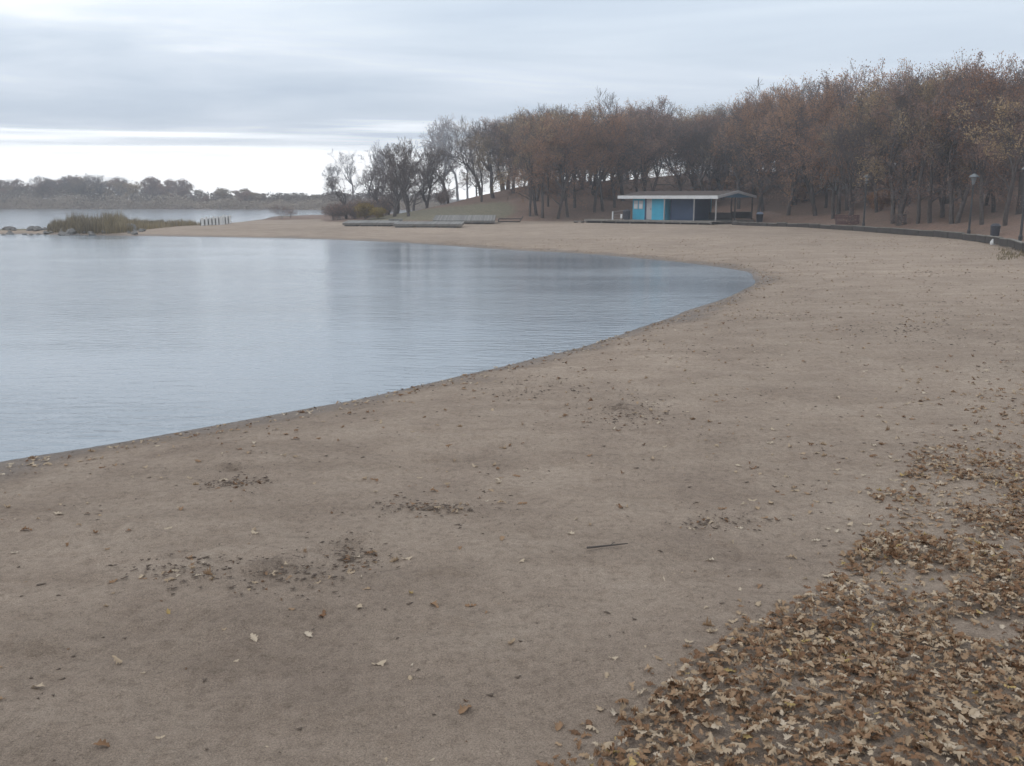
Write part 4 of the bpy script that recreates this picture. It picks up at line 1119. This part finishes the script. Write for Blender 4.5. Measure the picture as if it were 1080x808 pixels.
def scatter():
    rng = np.random.default_rng(21)
    # --- the drift of leaves at the right
    area_n = 420000; x = rng.uniform(-1, 15, area_n); y = rng.uniform(2.4, 32, area_n); A = 16 * 29.6 / area_n
    z = height(x, y); px, py = project(x, y, z)
    ok = (px > 480) & (px < 1250) & (py > 400) & (py < 1250)
    den = np.zeros(area_n); den[ok] = leaf_density(px[ok], py[ok], x[ok], y[ok])
    pick = rng.random(area_n) < den * A
    X, Y, Zg, D, PY = x[pick], y[pick], z[pick], den[pick], py[pick]
    # --- sparse leaves all over the sand, thicker near the water line and in loose clusters
    m = 160000; x = rng.uniform(-32, 34, m); y = rng.uniform(2.5, 62, m); A2 = 66 * 59.5 / m
    d = sdf(MAIN, x, y); t = hill_t(x, y)
    den2 = 4.0 + 9.0 * smooth(.55, .8, vnoise(x, y, 1.6, 41)) + 70 * np.exp(-((d - .42) / .3) ** 2) * (.25 + 1.4 * vnoise(x, y, .8, 43)) + 5 * np.exp(-(d / 3.0) ** 2)
    z = height(x, y); px, py = project(x, y, z)
    den2 = den2 + 7 * smooth(760, 1000, px) * smooth(300, 470, py) * (vnoise(x, y, 1.3, 45) ** 2) * 2
    for cx, cy, rx, ry, k in SCUFFS: den2 = den2 + 16 * k * np.exp(-((px - cx) / rx) ** 2 - ((py - cy) / ry) ** 2)
    den2 = np.where((d < .1) | (t > 1), 0, den2)
    p2 = rng.random(m) < den2 * A2
    ns = int(p2.sum())
    sx, sy = [], []
    for cx, cy, rx, ry, kk in SCUFFS[:8]:                       # dark torn scraps trodden into the scuffed places
        n_ = int(45 * kk); q = [at(cx + a * rx * .6, cy + b * ry * .6, .36) for a, b in rng.normal(size=(n_, 2))]
        sx += [p[0] for p in q]; sy += [p[1] for p in q]
    sx, sy = np.array(sx), np.array(sy)
    xs, ys = np.concatenate([x[p2], sx]), np.concatenate([y[p2], sy]); n_scrap = len(sx); ns = len(xs)
    ax_, ay_ = np.concatenate([X, xs]), np.concatenate([Y, ys]); az_ = height(ax_, ay_)
    pile = np.concatenate([D, np.zeros(ns)])
    k = len(ax_); print('fallen leaves', k)
    dist = np.sqrt(ax_ ** 2 + ay_ ** 2)
    size = rng.uniform(.028, .084, k); size[len(X):] = .02 + .08 * rng.random(ns) ** 1.3
    yaw = rng.uniform(0, 6.28, k); tl = np.abs(rng.normal(0, .22, k)); tl[len(X):] *= .6; td = rng.uniform(0, 6.28, k)
    curl = rng.normal(.1, .7, k).clip(-1.2, 1.3); bend = rng.normal(0, .35, k); shape = rng.random(k)
    lift = rng.random(k) * np.clip(pile / 900, 0, 1) * .055
    tone = np.where(rng.random(k) < .34, rng.uniform(.60, .92, k), rng.uniform(.08, .62, k)); tone[rng.random(k) < .012] = 1.0
    sp = rng.random(k); tone[len(X):] = np.where(sp[len(X):] < .6, rng.uniform(.66, .96, ns), rng.uniform(.05, .6, ns))
    tone[-n_scrap:] = rng.uniform(0, .45, n_scrap); size[-n_scrap:] = rng.uniform(.02, .075, n_scrap)
    P = np.column_stack([ax_, ay_, az_ + lift])
    # --- the ones that show largest lie as objects of their own
    px, py = project(P[:, 0], P[:, 1], P[:, 2]); vis = (px > 2) & (px < 1078) & (py < 804) & (py > 0)
    alone = (pile < 60) & vis
    cand = np.where(alone)[0]; cand = cand[np.argsort(-(size[cand] / dist[cand]))][:215]
    top = np.where(vis & (pile >= 60) & (lift > np.minimum(.03, np.clip(pile / 900, 0, 1) * .035)))[0]; top = top[np.argsort(-(size[top] / dist[top]))][:85]
    # a few prototypes, copied
    protos = []
    for i in range(28):
        tn = [.68, .74, .8, .86, .92, .95, .3, .45, .2, .55, .88, .72, .78, .4][i % 14]
        a1 = lambda v: np.array([v])
        Vp, Qp, Tp = leaf_batch(np.zeros((1, 3)), a1(1.0), a1(0.0), a1(.0), a1(0.0), a1(float(rng.normal(.15, .55))), a1(float(rng.normal(0, .3))), a1(tn), a1(float(rng.random())))
        protos.append(np_mesh('fallen_leaf', Vp, [Qp], mats=[M['oakleaf']], attrs={'tone': Tp}, smooth_shade=True))
    def where(pxi, pyi):
        r = 'by the near water line' if pyi < 500 and pxi < 420 else 'on the upper beach' if pyi < 470 else 'on the near sand' if pyi > 650 else 'on the middle sand'
        c = 'towards the lake' if pxi < 360 else 'mid beach' if pxi < 620 else 'beside the leaf drift'
        return r + ' ' + c
    def tone_word(i): return 'pale' if i % 14 in (0, 1, 2, 3, 4, 5, 10, 11, 12) else 'brown'
    for i in cand:
        pi = int(rng.integers(28)); o = link('fallen_leaf', protos[pi], None, tuple(P[i]), float(yaw[i])); o.rotation_euler = (tl[i] * .5 * math.cos(td[i]), tl[i] * .5 * math.sin(td[i]), yaw[i]); o.scale = (size[i],) * 3
        w_ = where(px[i], py[i])
        tag(o, f'{tone_word(pi)} curled oak leaf lying alone {w_}', 'leaf', f'{tone_word(pi)} leaves {w_}')
    for i in top:
        pi = int(rng.integers(28)); o = link('fallen_leaf', protos[pi], None, tuple(P[i]), float(yaw[i])); o.rotation_euler = (tl[i] * math.cos(td[i]), tl[i] * math.sin(td[i]), yaw[i]); o.scale = (size[i],) * 3
        tag(o, f'{tone_word(pi)} dry oak leaf on top of the leaf drift at the near corner', 'leaf', f'{tone_word(pi)} leaves on top of the leaf drift')
    rest = np.ones(k, bool); rest[cand] = False; rest[top] = False
    yl = M['oakleaf']
    V, Q, T = leaf_batch(P[rest], size[rest], yaw[rest], tl[rest], td[rest], curl[rest], bend[rest], tone[rest], shape[rest])
    tag(link('leaf_litter', np_mesh('leaf_litter', V, [Q], mats=[M['oakleaf']], attrs={'tone': T}, smooth_shade=True)), 'drift of dry brown and pale oak leaves covering the sand', 'leaves', kind='stuff')
    # named single leaves
    for lx, ly, s_, tn, lab in [(108, 794, .085, 6, 'pale upright oak leaf nearest the bottom left of the sand'), (178, 648, .07, 99, 'yellowish leaf on the sand below the scuffed soil'), (434, 628, .06, 99, 'small yellow leaf alone mid beach'),
                                (749, 596, .09, 5, 'long white leaf lying flat left of the leaf drift'), (268, 674, .085, 4, 'pale leaf with a dark scrap beside it'), (648, 760, .1, 5, 'pale leaf just outside the tip of the leaf drift'), (40, 727, .09, 3, 'pale flat leaf near the left border of the sand'), (125, 706, .085, 2, 'rounded pale leaf between two flat leaves')]:
        g = ground_at(lx, ly)
        me = protos[tn if tn < 28 else 0]
        if tn == 99:
            me = me.copy(); me.attributes['tone'].data.foreach_set('value', np.ones(45, np.float32))
        o = link('fallen_leaf', me, None, (g[0], g[1], g[2] + .005)); o.scale = (s_,) * 3; o.rotation_euler = (.2, .3, lx * .7); tag(o, lab, 'leaf')
    # --- crumbs of soil, bark and twigs in the scuffed places and all over
    m = 140000; x = rng.uniform(-22, 22, m); y = rng.uniform(2.6, 30, m); z = height(x, y); px, py = project(x, y, z); d = sdf(MAIN, x, y)
    den = 5.0 + 26 * smooth(.6, .85, vnoise(x, y, .9, 51)) + 22 * np.exp(-((d - .4) / .3) ** 2)
    for cx, cy, rx, ry, kk in SCUFFS: den = den + 520 * kk * np.exp(-((px - cx) / (rx * .9)) ** 2 - ((py - cy) / (ry * .9)) ** 2)
    ok = (d > .05) & (rng.random(m) < den * (44 * 27.4 / m)) & (px > -60) & (px < 1150)
    x, y, z = x[ok], y[ok], z[ok]
    for cx, cy, rx, ry, k_ in SCUFFS:
        q = np.array([at(cx + a * rx * .75, cy + b * ry * .75, .36) for a, b in rng.normal(size=(int(420 * k_), 2)) * rng.uniform(.5, 1.5, (int(420 * k_), 1))]); q[:, 2] = height(q[:, 0], q[:, 1])
        x, y, z = np.concatenate([x, q[:, 0]]), np.concatenate([y, q[:, 1]]), np.concatenate([z, q[:, 2] + .01])
    kk = len(x); s_ = (.004 + .018 * rng.random(kk) ** 3) * (1 + np.hypot(x, y) * .02)
    base = np.array([[1, 0, .1], [-.5, .8, 0], [-.6, -.7, .05], [.1, .1, .32], [0, 0, -.4]])
    a = rng.uniform(0, 6.28, kk); el = rng.uniform(.5, 2.0, kk)
    B = base[None] * s_[:, None, None]; B = B * np.stack([el, np.ones(kk), np.ones(kk) * .8], -1)[:, None]
    Xr = B[..., 0] * np.cos(a)[:, None] - B[..., 1] * np.sin(a)[:, None]; Yr = B[..., 0] * np.sin(a)[:, None] + B[..., 1] * np.cos(a)[:, None]
    V = np.stack([Xr + x[:, None], Yr + y[:, None], B[..., 2] + z[:, None] + .004], -1).reshape(-1, 3)
    f = np.array([[0, 1, 3], [1, 2, 3], [2, 0, 3], [1, 0, 4], [2, 1, 4], [0, 2, 4]])
    Q = ((np.arange(kk) * 5)[:, None, None] + f[None]).reshape(-1, 3)
    tag(link('debris', np_mesh('debris', V, [Q], mats=[painted('dark_crumbs', (.11, .08, .06), .95, .4, 30, 0)])), 'dark crumbs of soil and bark scattered on the sand', 'debris', kind='stuff')
scatter()

def twig():
    g = ground_at(640, 579); b = MB()
    b.bar((-.16, -.03, .015), (0, .0, .02), .008, .007); b.bar((0, 0, .02), (.17, .05, .02), .007, .004); b.bar((.02, 0, .02), (.07, .08, .02), .004, .002)
    tag(b.build('twig', M['bark'], None, (g[0], g[1], g[2])), 'thin dark twig lying on the open sand', 'twig')
twig()

def weeds():
    rng = np.random.default_rng(9); k = 500
    P = np.array([at(a, b, .55) for a, b in zip(rng.uniform(1055, 1095, 60), rng.uniform(259, 270, 60))])
    P = np.repeat(P, 9, 0) + rng.normal(0, .12, (540, 3)) * np.array([1, 1, 0]); P[:, 2] = height(P[:, 0], P[:, 1]) - .02
    blades('weeds', P, rng.uniform(.06, .25, len(P)), 'thin green brown weeds in front of the timber edging', 'weeds', lambda b: np.full(len(b), .3), .012)
weeds()

# ------------------------------------------------------------------ camera
cam = bpy.data.cameras.new('camera'); co = bpy.data.objects.new('camera', cam); COL.objects.link(co)
co.location = tuple(CAM); co.rotation_euler = (math.pi / 2 - TH, 0, 0)
cam.sensor_fit = 'HORIZONTAL'; cam.sensor_width = 36; cam.lens = 36 * F_PX / 1080.0
cam.clip_start = .1; cam.clip_end = 6000
sc.camera = co

sc.render.engine = 'CYCLES'
sc.cycles.use_denoising = True; sc.cycles.denoiser = 'OPENIMAGEDENOISE'; sc.cycles.denoising_input_passes = 'RGB_ALBEDO_NORMAL'; sc.cycles.denoising_prefilter = 'ACCURATE'
sc.cycles.max_bounces = 6; sc.cycles.diffuse_bounces = 3; sc.cycles.glossy_bounces = 3; sc.cycles.transmission_bounces = 3; sc.cycles.volume_bounces = 0; sc.cycles.transparent_max_bounces = 6
sc.cycles.sample_clamp_indirect = 4
sc.view_settings.view_transform = 'Standard'; sc.view_settings.look = 'None'; sc.view_settings.exposure = 0; sc.view_settings.gamma = 1
sc.view_settings.use_curve_mapping = False
